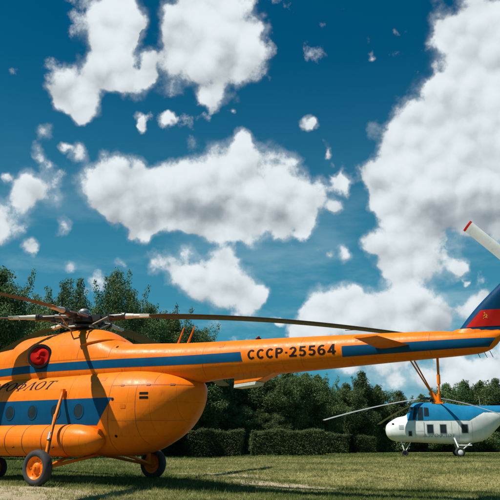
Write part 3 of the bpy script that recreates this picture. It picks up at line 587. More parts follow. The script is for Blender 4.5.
# ================================================================== the white and blue helicopter farther back
PHI = rad(19)
loc4 = Vector((4.95, 40.6, 0)) - Vector((5.5*math.cos(PHI)+1.55*math.sin(PHI), 5.5*math.sin(PHI)-1.55*math.cos(PHI), 0))
h4 = thing('helicopter', 'white helicopter with light blue top and rounded nose, parked in front of the far trees', 'helicopter', loc4, PHI)
L4 = [(0, .05, 1.95, 2.0, 2.05, 2, 2), (.06, .36, 1.66, 2.0, 2.32, 2, 2), (.22, .66, 1.40, 1.98, 2.52, 2.1, 2.1), (.5, .84, 1.22, 1.95, 2.72, 2.3, 2.1), (1.0, .95, 1.12, 1.95, 2.98, 2.5, 2.2), (1.55, .98, 1.09, 2.0, 3.10, 2.6, 2.2), (1.75, .99, 1.08, 2.0, 3.25, 2.7, 2.3), (2.1, 1.0, 1.07, 2.05, 3.90, 2.8, 2.6), (2.45, 1.0, 1.06, 2.1, 4.08, 2.8, 2.7),
      (3.2, 1.0, 1.02, 2.1, 4.12, 2.8, 2.6), (4.6, 1.0, .96, 2.1, 4.10, 2.8, 2.5), (5.2, 1.0, .94, 2.2, 3.98, 2.8, 2.4), (5.9, .98, .95, 2.3, 3.86, 2.7, 2.3), (6.6, .92, 1.02, 2.5, 3.82, 2.5, 2.2), (7.3, .80, 1.16, 2.7, 3.82, 2.3, 2.1), (7.9, .66, 1.50, 2.85, 3.82, 2.1, 2), (8.5, .55, 2.10, 3.05, 3.82, 2, 2), (9.2, .47, 2.68, 3.25, 3.82, 2, 2), (11, .38, 2.92, 3.35, 3.79, 2, 2), (14.2, .24, 3.15, 3.42, 3.72, 2, 2), (14.8, .12, 3.3, 3.45, 3.66, 2, 2)]
b4 = MB().rings(loft(L4, seg(0, 1.0, .05)+seg(1.08, 14.8, .1), 64)).build('fuselage', M['white'], h4, 50)
S4 = Skin(b4)
def cap_strip(st, x0, x1, zf, m, name, parent, lift=.006, step=.1):
    """everything of the hull above the line z = zf(x), over the back"""
    xs_ = seg(x0, x1, step); rr = loft(st, xs_, 180); mbb = MB(); out = []
    for x, r in zip(xs_, rr):
        zl = zf(x); up = [p for p in r if p[2] >= zl]          # from +y over the top to -y
        up = sorted(up, key=lambda p: math.atan2(p[2]-zl+.2, p[1]))
        n = 30; idx = np.linspace(0, len(up)-1, n)
        zc = np.mean([p[2] for p in r])
        ring = []
        for k, i in enumerate(idx):
            a = up[int(i)]; b_ = up[min(int(i)+1, len(up)-1)]; t = i-int(i)
            p = [a[j]*(1-t)+b_[j]*t for j in range(3)]
            if k in (0, n-1): p[2] = zl
            L = math.hypot(p[1], p[2]-zc) or 1
            ring.append((p[0], p[1]*(1+lift/L*1.6), zc+(p[2]-zc)*(1+lift/L*1.6)))
        out.append(ring)
    return mbb.rings(out, closed=False, cap=False).build(name, m, parent, 50)
zf = lambda x: 2.70 if x < 6.4 else (2.70+.60*min(1, (x-6.4)/1.1))
cap_strip(L4, 1.72, 14.7, zf, M['ltblue'], 'upper_shell', h4, .012, .07)
for wx, wz, ww, wh in ((3.42, 2.08, .44, .62), (4.40, 2.08, .44, .62), (6.0, 2.08, .44, .62), (1.9, 1.72, .22, .34)):
    for sd in (-1, 1):
        if ww < .3 and sd > 0: continue
        fr = MB(); S4.patch(fr, [(wx-ww/2-.05, wz-wh/2-.05), (wx+ww/2+.05, wz-wh/2-.05), (wx+ww/2+.05, wz+wh/2+.05), (wx-ww/2-.05, wz+wh/2+.05)], 4, 5, sd, .012)
        w = MB(); S4.disc(w, wx, wz, ww/2, wh/2, sd, .026, 24)
        # squarish pane
        w.v = []; w.f = []
        S4.patch(w, [(wx-ww/2, wz-wh/2), (wx+ww/2, wz-wh/2), (wx+ww/2, wz+wh/2), (wx-ww/2, wz+wh/2)], 4, 5, sd, .026)
        wo = fr.build('window' if ww > .3 else 'vent', M['greytext'], h4, 60); w.build('pane', M['glass'], wo, 60)
for sd in (-1, 1):
    for quad in ([(2.12, 2.78), (2.42, 2.78), (2.52, 3.70), (2.32, 3.70)], [(2.50, 2.78), (2.92, 2.78), (2.96, 3.72), (2.60, 3.72)], [(3.02, 3.05), (3.38, 3.05), (3.38, 3.66), (3.04, 3.70)]):
        mb = MB(); S4.patch(mb, quad, 5, 6, sd, .04); mb.build('cockpit_window', M['glass'], h4, 60)
    for q in ([(2.95, 1.22), (2.965, 1.22), (2.965, 2.62), (2.95, 2.62)], [(2.30, 1.2), (2.315, 1.2), (2.315, 2.68), (2.30, 2.68)], [(5.02, 1.2), (5.035, 1.2), (5.035, 2.6), (5.02, 2.6)], [(5.55, 1.2), (5.565, 1.2), (5.565, 2.6), (5.55, 2.6)], [(6.55, 1.3), (6.565, 1.3), (6.565, 2.6), (6.55, 2.6)], [(2.3, 1.62), (2.95, 1.62), (2.95, 1.635), (2.3, 1.635)], [(2.3, 1.92), (2.95, 1.92), (2.95, 1.935), (2.3, 1.935)]):
        S4.patch(MB(), q, 6, 6, sd, .012).build('panel_seam', M['seamlight'], h4)
    lettering(S4, 'АЭРОФЛОТ', 2.85, 1.46, 2.45, .25, serif_glyph, M['fadedblue'], h4, slant=.1, side=sd, lift=.012)
for sd in (-1, 1):
    d = MB(); S4.patch(d, [(2.98, 1.24), (3.0, 1.24), (3.0, 2.58), (2.98, 2.58)], 1, 8, sd, .014); S4.patch(d, [(5.06, 1.2), (5.52, 1.2), (5.52, 1.22), (5.06, 1.22)], 4, 1, sd, .014)
    d.build('door_seam', M['greytext'], h4)
    for k in range(4): S4.patch(MB(), [(1.05+.0*k, 2.05+.09*k), (1.42, 2.05+.09*k), (1.42, 2.09+.09*k), (1.05, 2.09+.09*k)], 4, 1, sd, .014).build('louvre', M['greytext'], h4)
    S4.disc(MB(), .62, 2.45, .10, .07, sd, .02, 16).build('landing_light', M['dark'], h4)
# windscreen panes
ws = MB()
for (y0, y1) in ((-.78, -.42), (-.36, -.02), (.02, .36), (.42, .78)):
    T = BVHTree.FromPolygons([tuple(v.co) for v in b4.data.vertices], [tuple(p.vertices) for p in b4.data.polygons])
    vs = []
    for j in range(6):
        for i in range(5):
            y = y0+(y1-y0)*i/4; z = 3.30+.45*j/5
            hh = T.ray_cast(Vector((-3, y, z)), Vector((1, 0, 0)))
            p = hh[0]+Vector((-.03, 0, .012)) if hh[0] else Vector((2, y, z)); vs.append(tuple(p))
    ws.add(vs, [(j*5+i, j*5+i+1, (j+1)*5+i+1, (j+1)*5+i) for j in range(5) for i in range(4)])
ws.build('windscreen', M['glass'], h4, 60)
def wheel4(name, c, R, W, par, rimm):
    t = MB().lathe([(-W*.3, R*.5), (-W*.5, R*.62), (-W*.48, R*.85), (-W*.2, R), (W*.2, R), (W*.48, R*.85), (W*.5, R*.62), (W*.3, R*.5)], (0, 0, 0), 'Y', 32, cap=False)
    t.v = [tuple(Vector(v)+Vector(c)) for v in t.v]; root = t.build(name, M['tyre'], par, 50)
    r = MB().lathe([(-W*.5, .001), (-W*.46, R*.3), (-W*.36, R*.52), (W*.36, R*.52), (W*.46, R*.3), (W*.5, .001)], (0, 0, 0), 'Y', 28, cap=False)
    r.v = [tuple(Vector(v)+Vector(c)) for v in r.v]; r.build('rim', rimm, root, 40)
for sd in (-1, 1):
    wheel4('main_wheel', (5.5, sd*1.55, .36), .36, .22, h4, M['white'])
    MB().tube((5.5, sd*1.42, .38), (5.2, sd*.95, 1.35), .05, .06, 12).tube((5.5, sd*1.4, .38), (5.45, sd*.6, 1.0), .04, .04, 10).tube((5.5, sd*1.4, .38), (6.45, sd*.6, 1.06), .04, .04, 10).box((5.9, sd*.95, .86), (1.1, .10, .08)).build('gear_strut', M['white'], h4, 40)
    wheel4('nose_wheel', (1.42, sd*.76, .25), .25, .15, h4, M['dark'])
    MB().tube((1.42, sd*.64, .27), (1.15, sd*.55, 1.25), .045, .05, 12).tube((1.42, sd*.64, .3), (1.9, sd*.5, 1.1), .03, .03, 10).build('gear_strut', M['white'], h4, 40)
H4X, H4Z = 3.75, 4.45
MB().lathe([(3.95, .45), (4.10, .38), (4.16, .16), (4.35, .14), (4.37, .24), (4.52, .24), (4.56, .12), (4.64, .06)], (H4X, 0, 0), 'Z', 24).build('rotor_hub', M['hub'], h4, 35)
for i, a in enumerate((-152, -62, 28, 118)):
    if i == 0:
        rs = []
        for x in np.concatenate([[1.1, 1.5, 2.0], np.linspace(2.4, 9.35, 20)]):
            ch = .18+.22*min(1, max(0, (x-1.1)/.9)); z = -.008*x*x-.125*x+.10; th = .06; pt = rad(7)
            ring = [(-ch*.3+ch*p, th*q) for p, q in ((0, 0), (.1, .4), (.35, .5), (1, .03), (.35, -.42), (.1, -.35))]
            rs.append([(float(x), y*math.cos(pt)+q*math.sin(pt), z-y*math.sin(pt)+q*math.cos(pt)) for y, q in ring])
        p4 = MB().rings(rs).build('rotor_blade', M['blade4'], h4, 40)
        MB().tube((.2, 0, 0), (1.15, 0, 0), .07, .06, 12).box((.5, 0, 0), (.22, .2, .16)).tube((.55, -.2, -.22), (.8, -.16, 0), .02).build('blade_grip', M['hub'], p4, 40)
        bl = p4
    else: bl = copy_part(p4, h4)
    bl.location = (H4X, 0, H4Z); bl.rotation_euler = (0, 0, rad(a))
MB().tube((7.4, 0, 3.80), (7.35, 0, 4.55), .02, .012, 8).build('antenna', M['greytext'], h4)
# tail end of this helicopter (beyond the picture's edge)
f4 = [foil_ring(14.3+(z-3.4)*.55, 15.2+(z-3.4)*.45, z, .18) for z in np.linspace(3.35, 5.3, 8)]
MB().rings(f4).build('tail_fin', M['ltblue'], h4, 40)
MB().tube((15.75, -.1, 5.1), (15.75, -.45, 5.1), .08).build('tail_rotor_hub', M['hub'], h4, 40)
for k in range(3):
    t = MB().box((.95, 0, 0), (1.5, .03, .2)).tube((0, 0, 0), (.3, 0, 0), .04).build('tail_rotor_blade', M['bladegrey'], h4)
    t.location = (15.75, -.42, 5.1); t.rotation_euler = (0, rad(30+120*k), 0)
# ================================================================== sky
def build_world():
    """Nishita sky with cumulus: soft puffs placed by direction, broken up by noise and cellular lumps.
    The sky is split into sectors so that each ray only evaluates the puffs of its own sector."""
    w = bpy.data.worlds.new('World'); scene.world = w; w.use_nodes = True; nt = w.node_tree; nt.nodes.clear()
    out = nt.nodes.new('ShaderNodeOutputWorld')
    sky = nt.nodes.new('ShaderNodeTexSky'); sky.sky_type = 'NISHITA'; sky.sun_disc = False
    sky.sun_elevation = math.asin(SUN.z); sky.sun_rotation = math.atan2(SUN.x, SUN.y)
    sky.air_density = 1.0; sky.dust_density = .6; sky.ozone_density = 2.5
    tc = nt.nodes.new('ShaderNodeTexCoord'); nrm = nt.nodes.new('ShaderNodeVectorMath'); nrm.operation = 'NORMALIZE'
    nt.links.new(tc.outputs['Generated'], nrm.inputs[0]); P0 = nrm.outputs[0]
    def vm(op, a, b=None, sc=None):
        n = nt.nodes.new('ShaderNodeVectorMath'); n.operation = op
        for i, v in enumerate((a, b)):
            if v is None: continue
            if isinstance(v, (tuple, Vector)): n.inputs[i].default_value = tuple(v)
            else: nt.links.new(v, n.inputs[i])
        if sc is not None: n.inputs['Scale'].default_value = sc
        return n
    def nzc(scale, det, rough=.6):
        n = nt.nodes.new('ShaderNodeTexNoise'); n.inputs['Scale'].default_value = scale; n.inputs['Detail'].default_value = det; n.inputs['Roughness'].default_value = rough
        nt.links.new(P0, n.inputs['Vector']); return vm('SUBTRACT', n.outputs['Color'], (.5, .5, .5)).outputs[0]
    def dirv(az, el): a, e = rad(az), rad(el); return (math.cos(e)*math.cos(a), math.cos(e)*math.sin(a), math.sin(e))
    sep = nt.nodes.new('ShaderNodeSeparateXYZ'); nt.links.new(P0, sep.inputs[0]); z = sep.outputs[2]
    # clear air, paler low over the horizon, with a thin high veil
    mp = nt.nodes.new('ShaderNodeMapping'); mp.inputs['Scale'].default_value = (1, 1, 3.2); nt.links.new(P0, mp.inputs[0])
    veil = noise(nt, mp.outputs[0], 5.5, 6, .6)
    veilm = mathn(nt, 'MULTIPLY', ramp(nt, veil, .42, .72, 0, .75), ramp(nt, z, .42, .08, 0, 1))
    clear = mixc(nt, 1.0, sky.outputs[0], SKY_TINT, 'MULTIPLY')
    clear = mixc(nt, ramp(nt, z, .55, .06, 0, .62), clear, (.75, 2.9, 3.9)); clear = mixc(nt, veilm, clear, (3.0, 4.6, 5.3))
    w1 = vm('SCALE', nzc(9, 2), sc=.034).outputs[0]; w2 = vm('SCALE', nzc(30, 3), sc=.030).outputs[0]
    P = vm('ADD', vm('ADD', P0, w1).outputs[0], w2).outputs[0]
    L = (0, 0, 1)
    def voro(vec, scale):
        n = nt.nodes.new('ShaderNodeTexVoronoi'); n.feature = 'F1'; n.inputs['Scale'].default_value = scale
        nt.links.new(vec, n.inputs['Vector']); return n.outputs['Distance']
    def billow(vec):                      # cauliflower lumps at two sizes, 0 in the creases
        v = mathn(nt, 'MULTIPLY_ADD', voro(vec, 13), -1.0, .5)
        return mathn(nt, 'MULTIPLY_ADD', voro(vec, 33), -.60, mathn(nt, 'ADD', v, .30))
    w3 = vm('ADD', P0, vm('SCALE', nzc(55, 3), sc=.012).outputs[0]).outputs[0]
    bl0 = billow(w3); bl1 = billow(vm('ADD', w3, (-.004, -.004, .013)).outputs[0])
    mid = noise(nt, P0, 11, 5, .6); fine = noise(nt, P0, 48, 7, .66)
    rough = mathn(nt, 'MULTIPLY', bl0, 1.15)
    rough = mathn(nt, 'ADD', rough, mathn(nt, 'MULTIPLY_ADD', mid, 1.0, -.5))
    rough = mathn(nt, 'ADD', rough, mathn(nt, 'MULTIPLY_ADD', fine, 1.15, -.575))
    relief = mathn(nt, 'MULTIPLY', mathn(nt, 'SUBTRACT', bl0, bl1), 1.1)
    relief = mathn(nt, 'ADD', relief, mathn(nt, 'MULTIPLY', bl0, .22))
    relief = mathn(nt, 'ADD', relief, mathn(nt, 'MULTIPLY_ADD', mid, .7, -.35))
    def background(tree, col):
        bg = tree.nodes.new('ShaderNodeBackground'); bg.inputs['Strength'].default_value = .10
        tree.links.new(col, bg.inputs['Color']); return bg.outputs[0]
    def sector(a0, a1, e0, e1):
        """one sector's puffs as a node group"""
        G = bpy.data.node_groups.new('cloud_sector', 'ShaderNodeTree')
        for nm, ty in (('P', 'NodeSocketVector'), ('z', 'NodeSocketFloat'), ('rough', 'NodeSocketFloat'), ('relief', 'NodeSocketFloat'), ('clear', 'NodeSocketColor')): G.interface.new_socket(nm, in_out='INPUT', socket_type=ty)
        G.interface.new_socket('sky', in_out='OUTPUT', socket_type='NodeSocketShader')
        gi = G.nodes.new('NodeGroupInput'); gout = G.nodes.new('NodeGroupOutput')
        P, z, rough, relief, clear = [gi.outputs[k] for k in range(5)]
        def vm(op, a, b=None):
            n = G.nodes.new('ShaderNodeVectorMath'); n.operation = op
            for i, v in enumerate((a, b)):
                if isinstance(v, tuple): n.inputs[i].default_value = v
                elif v is not None: G.links.new(v, n.inputs[i])
            return n
        def near(az, el, r): return a0-r <= az <= a1+r and e0-r <= el <= e1+r
        puffs = [p for p in CLOUDS if near(p[0], p[1], p[2]*1.45+2.8)]
        field = mathn(G, 'MULTIPLY', z, 0.0); acc = mathn(G, 'MULTIPLY', z, 0.0); Q = P; h = vm('DOT_PRODUCT', Q, L).outputs['Value']
        for ci, (az, el, r) in enumerate(puffs):
            if ci % 8 == 0 and ci:            # negligible offset: makes the shader evaluate the puffs a few at a time
                q = vm('MULTIPLY_ADD', field, (1e-12, 1e-12, 1e-12)); G.links.new(Q, q.inputs[2]); Q = q.outputs[0]
                h = vm('DOT_PRODUCT', Q, L).outputs['Value']
            rr = 2*math.sin(rad(r)/2); c = dirv(az, el)
            mr = ramp(G, vm('DISTANCE', Q, c).outputs['Value'], rr*1.62, 0.0, 0, 1)
            if r >= 1.35:                     # only the larger puffs carry the light-above, grey-below shading
                acc = mathn(G, 'MULTIPLY_ADD', mathn(G, 'MULTIPLY_ADD', h, 1/rr, -c[2]/rr), mr, acc)
            field = mathn(G, 'ADD', field, mr)
        ft = mathn(G, 'ADD', field, rough)
        for az, el, r in HOLES:
            if near(az, el, r*1.5+2.8): ft = mathn(G, 'SUBTRACT', ft, ramp(G, vm('DISTANCE', P, dirv(az, el)).outputs['Value'], 2*math.sin(rad(r*1.5)/2), 0, 0, 2.0))
        wisp = ramp(G, mathn(G, 'ADD', mathn(G, 'MULTIPLY', field, .8), mathn(G, 'MULTIPLY', rough, .9)), 0.0, .60, 0, .30)
        mask = mathn(G, 'MAXIMUM', ramp(G, ft, .36, .98), mathn(G, 'MULTIPLY', wisp, ramp(G, field, .05, .45)))
        s = mathn(G, 'DIVIDE', acc, mathn(G, 'ADD', field, .25))
        sh = mathn(G, 'SUBTRACT', mathn(G, 'MULTIPLY_ADD', s, .75, relief), ramp(G, field, 1.6, 4.6, 0, .30))
        for az, el, r, k in DARKS:
            if near(az, el, r+2.8): sh = mathn(G, 'SUBTRACT', sh, ramp(G, vm('DISTANCE', P, dirv(az, el)).outputs['Value'], 2*math.sin(rad(r)/2), 0, 0, k))
        cc = mixc(G, ramp(G, sh, -1.45, .50, 0, 1), CLOUD_DARK, CLOUD_LIGHT)
        G.links.new(background(G, mixc(G, mask, clear, cc)), gout.inputs[0])
        n = nt.nodes.new('ShaderNodeGroup'); n.node_tree = G
        for k, v in enumerate((P_, z_, rough_, relief_, clear_)): nt.links.new(v, n.inputs[k])
        return n.outputs[0]
    P_, z_, rough_, relief_, clear_ = P, z, rough, relief, clear
    def choose(gate, no, yes):
        m = nt.nodes.new('ShaderNodeMixShader'); nt.links.new(gate, m.inputs[0]); nt.links.new(no, m.inputs[1]); nt.links.new(yes, m.inputs[2]); return m.outputs[0]
    # loose cumulus over the rest of the sky
    rest = ramp(nt, noise(nt, P0, 2.6, 5, .55), .66, .76, 0, .9)
    shader = background(nt, mixc(nt, rest, clear, (4.6, 5.1, 5.4)))
    AZ = [88, 108, 119, 130, 152]; EL = [-5, 9, 17, 26, 50]
    cols = []
    for a0, a1 in zip(AZ[:-1], AZ[1:]):
        s = sector(a0, a1, EL[0], EL[1])
        for e0, e1 in zip(EL[1:-1], EL[2:]):
            s = choose(mathn(nt, 'GREATER_THAN', z, math.sin(rad(e0))), s, sector(a0, a1, e0, e1))
        cols.append(s)
    # azimuth gates: side of the vertical plane through the given azimuth
    inside = cols[0]
    for a, s in zip(AZ[1:-1], cols[1:]):
        inside = choose(mathn(nt, 'GREATER_THAN', vm('DOT_PRODUCT', P0, (-math.sin(rad(a)), math.cos(rad(a)), 0)).outputs['Value'], 0.0), inside, s)
    g = mathn(nt, 'GREATER_THAN', vm('DOT_PRODUCT', P0, (-math.sin(rad(AZ[0])), math.cos(rad(AZ[0])), 0)).outputs['Value'], 0.0)
    g = mathn(nt, 'MULTIPLY', g, mathn(nt, 'LESS_THAN', vm('DOT_PRODUCT', P0, (-math.sin(rad(AZ[-1])), math.cos(rad(AZ[-1])), 0)).outputs['Value'], 0.0))
    g = mathn(nt, 'MULTIPLY', g, mathn(nt, 'LESS_THAN', z, math.sin(rad(50))))
    nt.links.new(choose(g, shader, inside), out.inputs[0])
    w.cycles.sampling_method = 'NONE'
CLOUD_DARK = (1.9, 2.3, 2.6); CLOUD_LIGHT = (6.3, 6.85, 7.1); SKY_TINT = (.002, .37, .47)
build_world()
sun = bpy.data.lights.new('sun', 'SUN'); sun.energy = 5.0; sun.angle = rad(.53); sun.color = (1, .94, .83)
so = bpy.data.objects.new('sun', sun); COL.objects.link(so); so.rotation_euler = SUN.to_track_quat('Z', 'Y').to_euler()

# ================================================================== ground
DIRT = [(7.4, -4.7, 4.0, 1.1), (4.6, -3.4, 2.6, .7), (9.2, 3.6, 1.9, .8), (6.6, -2.7, 1.6, .35), (2.0, -5.2, 3, 1.2), (5.8, 5.5, 1.6, .8)]
STRAW = [(16, 6, 5, 1.3), (-4, 18, 6, 2.5), (18, 12, 6, 2), (14, 28, 9, 3), (10, 8, 9, 3), (4, 13, 10, 4), (12, 18, 8, 5), (0, 24, 8, 5), (6, 30, 7, 4), (8, -3.4, 6, 1.5)]
def gz(x, y):
    """ground height: flat under the wheels, a shallow dip on the tail side, gentle waves farther out"""
    x = np.asarray(x, float); y = np.asarray(y, float)
    t = np.clip((x-5.6)/5.2, 0, 1); t = t*t*(3-2*t); u = np.clip((19-x)/3, 0, 1); v = np.clip((9-np.abs(y-1))/4, 0, 1)
    dip = -.22*t*u*u*(3-2*u)*v*v*(3-2*v)
    far = np.clip((np.hypot(x-5, y)-9)/25, 0, 1)*.09*(np.sin(x*.21+1)*np.cos(y*.17)+.5*np.sin(x*.5+y*.36))
    return dip+far*np.clip((60-y)/30, 0, 1)*np.clip((np.hypot(x-5.0, y-40.5)-7)/8, 0, 1)
def ground_colour(nt):
    geo = nt.nodes.new('ShaderNodeNewGeometry'); pos = geo.outputs['Position']
    sp = nt.nodes.new('ShaderNodeSeparateXYZ'); nt.links.new(pos, sp.inputs[0])
    def blob(lst, lo, hi):
        tot = None
        for x, y, rx, ry in lst:
            dx = mathn(nt, 'MULTIPLY_ADD', sp.outputs[0], 1/rx, -x/rx); dy = mathn(nt, 'MULTIPLY_ADD', sp.outputs[1], 1/ry, -y/ry)
            d = mathn(nt, 'SQRT', mathn(nt, 'ADD', mathn(nt, 'MULTIPLY', dx, dx), mathn(nt, 'MULTIPLY', dy, dy)))
            v = mathn(nt, 'SUBTRACT', 1.55, d); tot = v if tot is None else mathn(nt, 'MAXIMUM', tot, v)
        return tot
    big = noise(nt, pos, .35, 5, .6); med = noise(nt, pos, 1.7, 6, .65); fin_ = noise(nt, pos, 14, 5, .6)
    dirt = ramp(nt, mathn(nt, 'ADD', blob(DIRT, 0, 1), mathn(nt, 'MULTIPLY_ADD', med, 2.4, -1.2)), .15, .7)
    straw = mathn(nt, 'ADD', blob(STRAW, 0, 1), mathn(nt, 'MULTIPLY_ADD', med, 4.0, -2.1))
    straw = mathn(nt, 'ADD', ramp(nt, straw, 0.0, 1.0, 0, .9), ramp(nt, big, .50, .62, 0, .5), clamp=True)
    return pos, dirt, straw, fin_, med, big
gm, nt, out = new_mat('ground_soil_and_turf')
pos, dirt, straw, fin_, med, big = ground_colour(nt)
g = mixc(nt, ramp(nt, fin_, .3, .7), (.07, .085, .022), (.16, .17, .05))
s_ = mixc(nt, ramp(nt, fin_, .3, .7), (.22, .19, .07), (.40, .34, .15))
d_ = mixc(nt, ramp(nt, fin_, .3, .75), (.26, .21, .13), (.48, .41, .28))
c = mixc(nt, straw, g, s_); c = mixc(nt, ramp(nt, med, .52, .66, 0, .55), c, (.045, .06, .018)); c = mixc(nt, dirt, c, d_)
b = nt.nodes.new('ShaderNodeBsdfPrincipled'); nt.links.new(c, b.inputs['Base Color']); b.inputs['Roughness'].default_value = .95; b.inputs['Specular IOR Level'].default_value = .1
bn = nt.nodes.new('ShaderNodeBump'); bn.inputs['Distance'].default_value = .05; bn.inputs['Strength'].default_value = .8; nt.links.new(fin_, bn.inputs['Height']); nt.links.new(bn.outputs[0], b.inputs['Normal'])
nt.links.new(b.outputs[0], out.inputs[0]); M['ground'] = gm
ax = np.concatenate([-np.geomspace(900, 62, 16), np.arange(-60, 61, .8), np.geomspace(62, 900, 16)])
gx, gy = np.meshgrid(ax+5, ax+15); gzv = gz(gx, gy); n = len(ax)
me = bpy.data.meshes.new('ground')
vv = np.stack([gx, gy, gzv], -1).reshape(-1, 3)
i, j = np.meshgrid(np.arange(n-1), np.arange(n-1)); q = (j*n+i).ravel()
me.from_pydata(vv.tolist(), [], np.stack([q, q+1, q+n+1, q+n], 1).tolist()); me.materials.append(gm)
me.polygons.foreach_set('use_smooth', [True]*len(me.polygons))
go = bpy.data.objects.new('ground', me); COL.objects.link(go); tag(go, 'flat field of mown grass with bare sandy patches', 'ground', kind='structure')

# ================================================================== grass blades
CAM = np.array([19.183, -15.147]); FWA = math.atan2(.8629, -.5053)
def raw_mesh(name, V, F, mat, cols=None):
    V = np.asarray(V, np.float32); F = np.asarray(F, np.int32); k = F.shape[1]
    me = bpy.data.meshes.new(name); me.vertices.add(len(V)); me.vertices.foreach_set('co', V.ravel())
    me.loops.add(F.size); me.loops.foreach_set('vertex_index', F.ravel()); me.polygons.add(len(F))
    me.polygons.foreach_set('loop_start', np.arange(0, F.size, k, dtype=np.int32)); me.polygons.foreach_set('loop_total', np.full(len(F), k, np.int32))
    if cols is not None:
        a = me.color_attributes.new('tone', 'FLOAT_COLOR', 'POINT'); a.data.foreach_set('color', np.repeat(np.asarray(cols, np.float32)[:, None], 4, 1).ravel())
    me.update(calc_edges=True); me.validate(); me.materials.append(mat); return me
m, nt, out = new_mat('grass_blades')
pos, dirt, straw, fin_, med, big = ground_colour(nt)
at = nt.nodes.new('ShaderNodeAttribute'); at.attribute_name = 'tone'
g = mixc(nt, at.outputs['Fac'], (.065, .095, .022), (.21, .25, .07))
s_ = mixc(nt, at.outputs['Fac'], (.27, .26, .095), (.58, .55, .25))
mix = mathn(nt, 'ADD', straw, mathn(nt, 'MULTIPLY_ADD', at.outputs['Fac'], .5, -.22), clamp=True)
c = mixc(nt, mix, g, s_); c = mixc(nt, ramp(nt, med, .48, .62, 0, .7), c, (.045, .080, .020)); c = mixc(nt, ramp(nt, big, .50, .40, 0, .35), c, (.05, .09, .024))
df = nt.nodes.new('ShaderNodeBsdfDiffuse'); tr = nt.nodes.new('ShaderNodeBsdfTranslucent'); ms = nt.nodes.new('ShaderNodeMixShader'); ms.inputs[0].default_value = .3
nt.links.new(c, df.inputs[0]); nt.links.new(c, tr.inputs[0]); nt.links.new(df.outputs[0], ms.inputs[1]); nt.links.new(tr.outputs[0], ms.inputs[2]); nt.links.new(ms.outputs[0], out.inputs[0])
NT = 190000
d = 11*(78/11)**rng.random(NT)**.95
a = FWA+(rng.random(NT)-.5)*rad(60)
tx = CAM[0]+d*np.cos(a); ty = CAM[1]+d*np.sin(a)
keep = np.ones(NT, bool)
for x, y, rx, ry in DIRT:
    e = np.hypot((tx-x)/rx, (ty-y)/ry); keep &= ~((e < 1.35) & (rng.random(NT) < 1.12-.55*e))
clump = np.sin(tx*1.9+np.sin(ty*1.3)*1.5)*np.sin(ty*2.3+np.sin(tx*1.1)*1.7)
keep &= rng.random(NT) < .72+.28*clump
tx, ty, d, clump = tx[keep], ty[keep], d[keep], clump[keep]; K = len(tx)
NB = 5; tx = np.repeat(tx, NB); ty = np.repeat(ty, NB); d = np.repeat(d, NB); cl = np.repeat(clump, NB); K *= NB
tx = tx+rng.normal(0, .035, K)*(d/15)**.6; ty = ty+rng.normal(0, .035, K)*(d/15)**.6
tall = (rng.random(NT)[keep] < .05)*(rng.random(len(tx)//NB)*.9+.6); tall = np.repeat(tall, NB)
hgt = (1+.9*tall)*(.045+.035*rng.random(K)**2+.03*np.clip(cl, 0, 1)*rng.random(K))*(1+.25*(d > 30)); th = rng.random(K)*2*math.pi
wd = .0045*(d/12)**.9; lean = rng.normal(0, .5, (K, 2))*hgt[:, None]
z0 = gz(tx, ty)-.005
V = np.zeros((K, 3, 3), np.float32)
V[:, 0] = np.stack([tx+np.cos(th)*wd, ty+np.sin(th)*wd, z0], 1); V[:, 1] = np.stack([tx-np.cos(th)*wd, ty-np.sin(th)*wd, z0], 1)
V[:, 2] = np.stack([tx+lean[:, 0], ty+lean[:, 1], z0+hgt], 1)
tone = np.repeat(rng.random(K), 3)
gme = raw_mesh('grass', V.reshape(-1, 3), np.arange(K*3).reshape(-1, 3), m, tone)
gr = bpy.data.objects.new('grass', gme); COL.objects.link(gr); tag(gr, 'short mown grass, green with dry straw patches', 'grass', kind='stuff')

# ================================================================== trees
def leaf_mat(name, c0, c1, c2):
    m, nt, out = new_mat(name)
    at = nt.nodes.new('ShaderNodeAttribute'); at.attribute_name = 'tone'
    oi = nt.nodes.new('ShaderNodeObjectInfo'); tc = nt.nodes.new('ShaderNodeTexCoord')
    nz = noise(nt, tc.outputs['Object'], .9, 3)
    c = mixc(nt, at.outputs['Fac'], c0, c1); c = mixc(nt, ramp(nt, nz, .5, .75, 0, .6), c, c2)
    hs = nt.nodes.new('ShaderNodeHueSaturation'); nt.links.new(c, hs.inputs['Color'])
    nt.links.new(ramp(nt, oi.outputs['Random'], 0, 1, .488, .512, False), hs.inputs['Hue']); nt.links.new(ramp(nt, oi.outputs['Random'], 0, 1, .75, 1.25, False), hs.inputs['Value'])
    df = nt.nodes.new('ShaderNodeBsdfPrincipled'); df.inputs['Roughness'].default_value = .55; df.inputs['Specular IOR Level'].default_value = .25
    tr = nt.nodes.new('ShaderNodeBsdfTranslucent'); ms = nt.nodes.new('ShaderNodeMixShader'); ms.inputs[0].default_value = .38
    nt.links.new(hs.outputs[0], df.inputs['Base Color']); nt.links.new(hs.outputs[0], tr.inputs[0]); nt.links.new(df.outputs[0], ms.inputs[1]); nt.links.new(tr.outputs[0], ms.inputs[2]); nt.links.new(ms.outputs[0], out.inputs[0])
    return m
M['leaf'] = leaf_mat('leaves', (.046, .096, .044), (.120, .205, .075), (.175, .215, .066))
M['leaf2'] = leaf_mat('leaves_pale', (.062, .115, .046), (.155, .23, .078), (.21, .245, .07))
M['hedgeleaf'] = leaf_mat('hedge_leaves', (.052, .092, .040), (.15, .195, .066), (.185, .20, .06))
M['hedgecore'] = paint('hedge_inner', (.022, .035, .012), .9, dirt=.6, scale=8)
M['bark'] = paint('bark', (.10, .085, .065), .9, dirt=.6, scale=4)
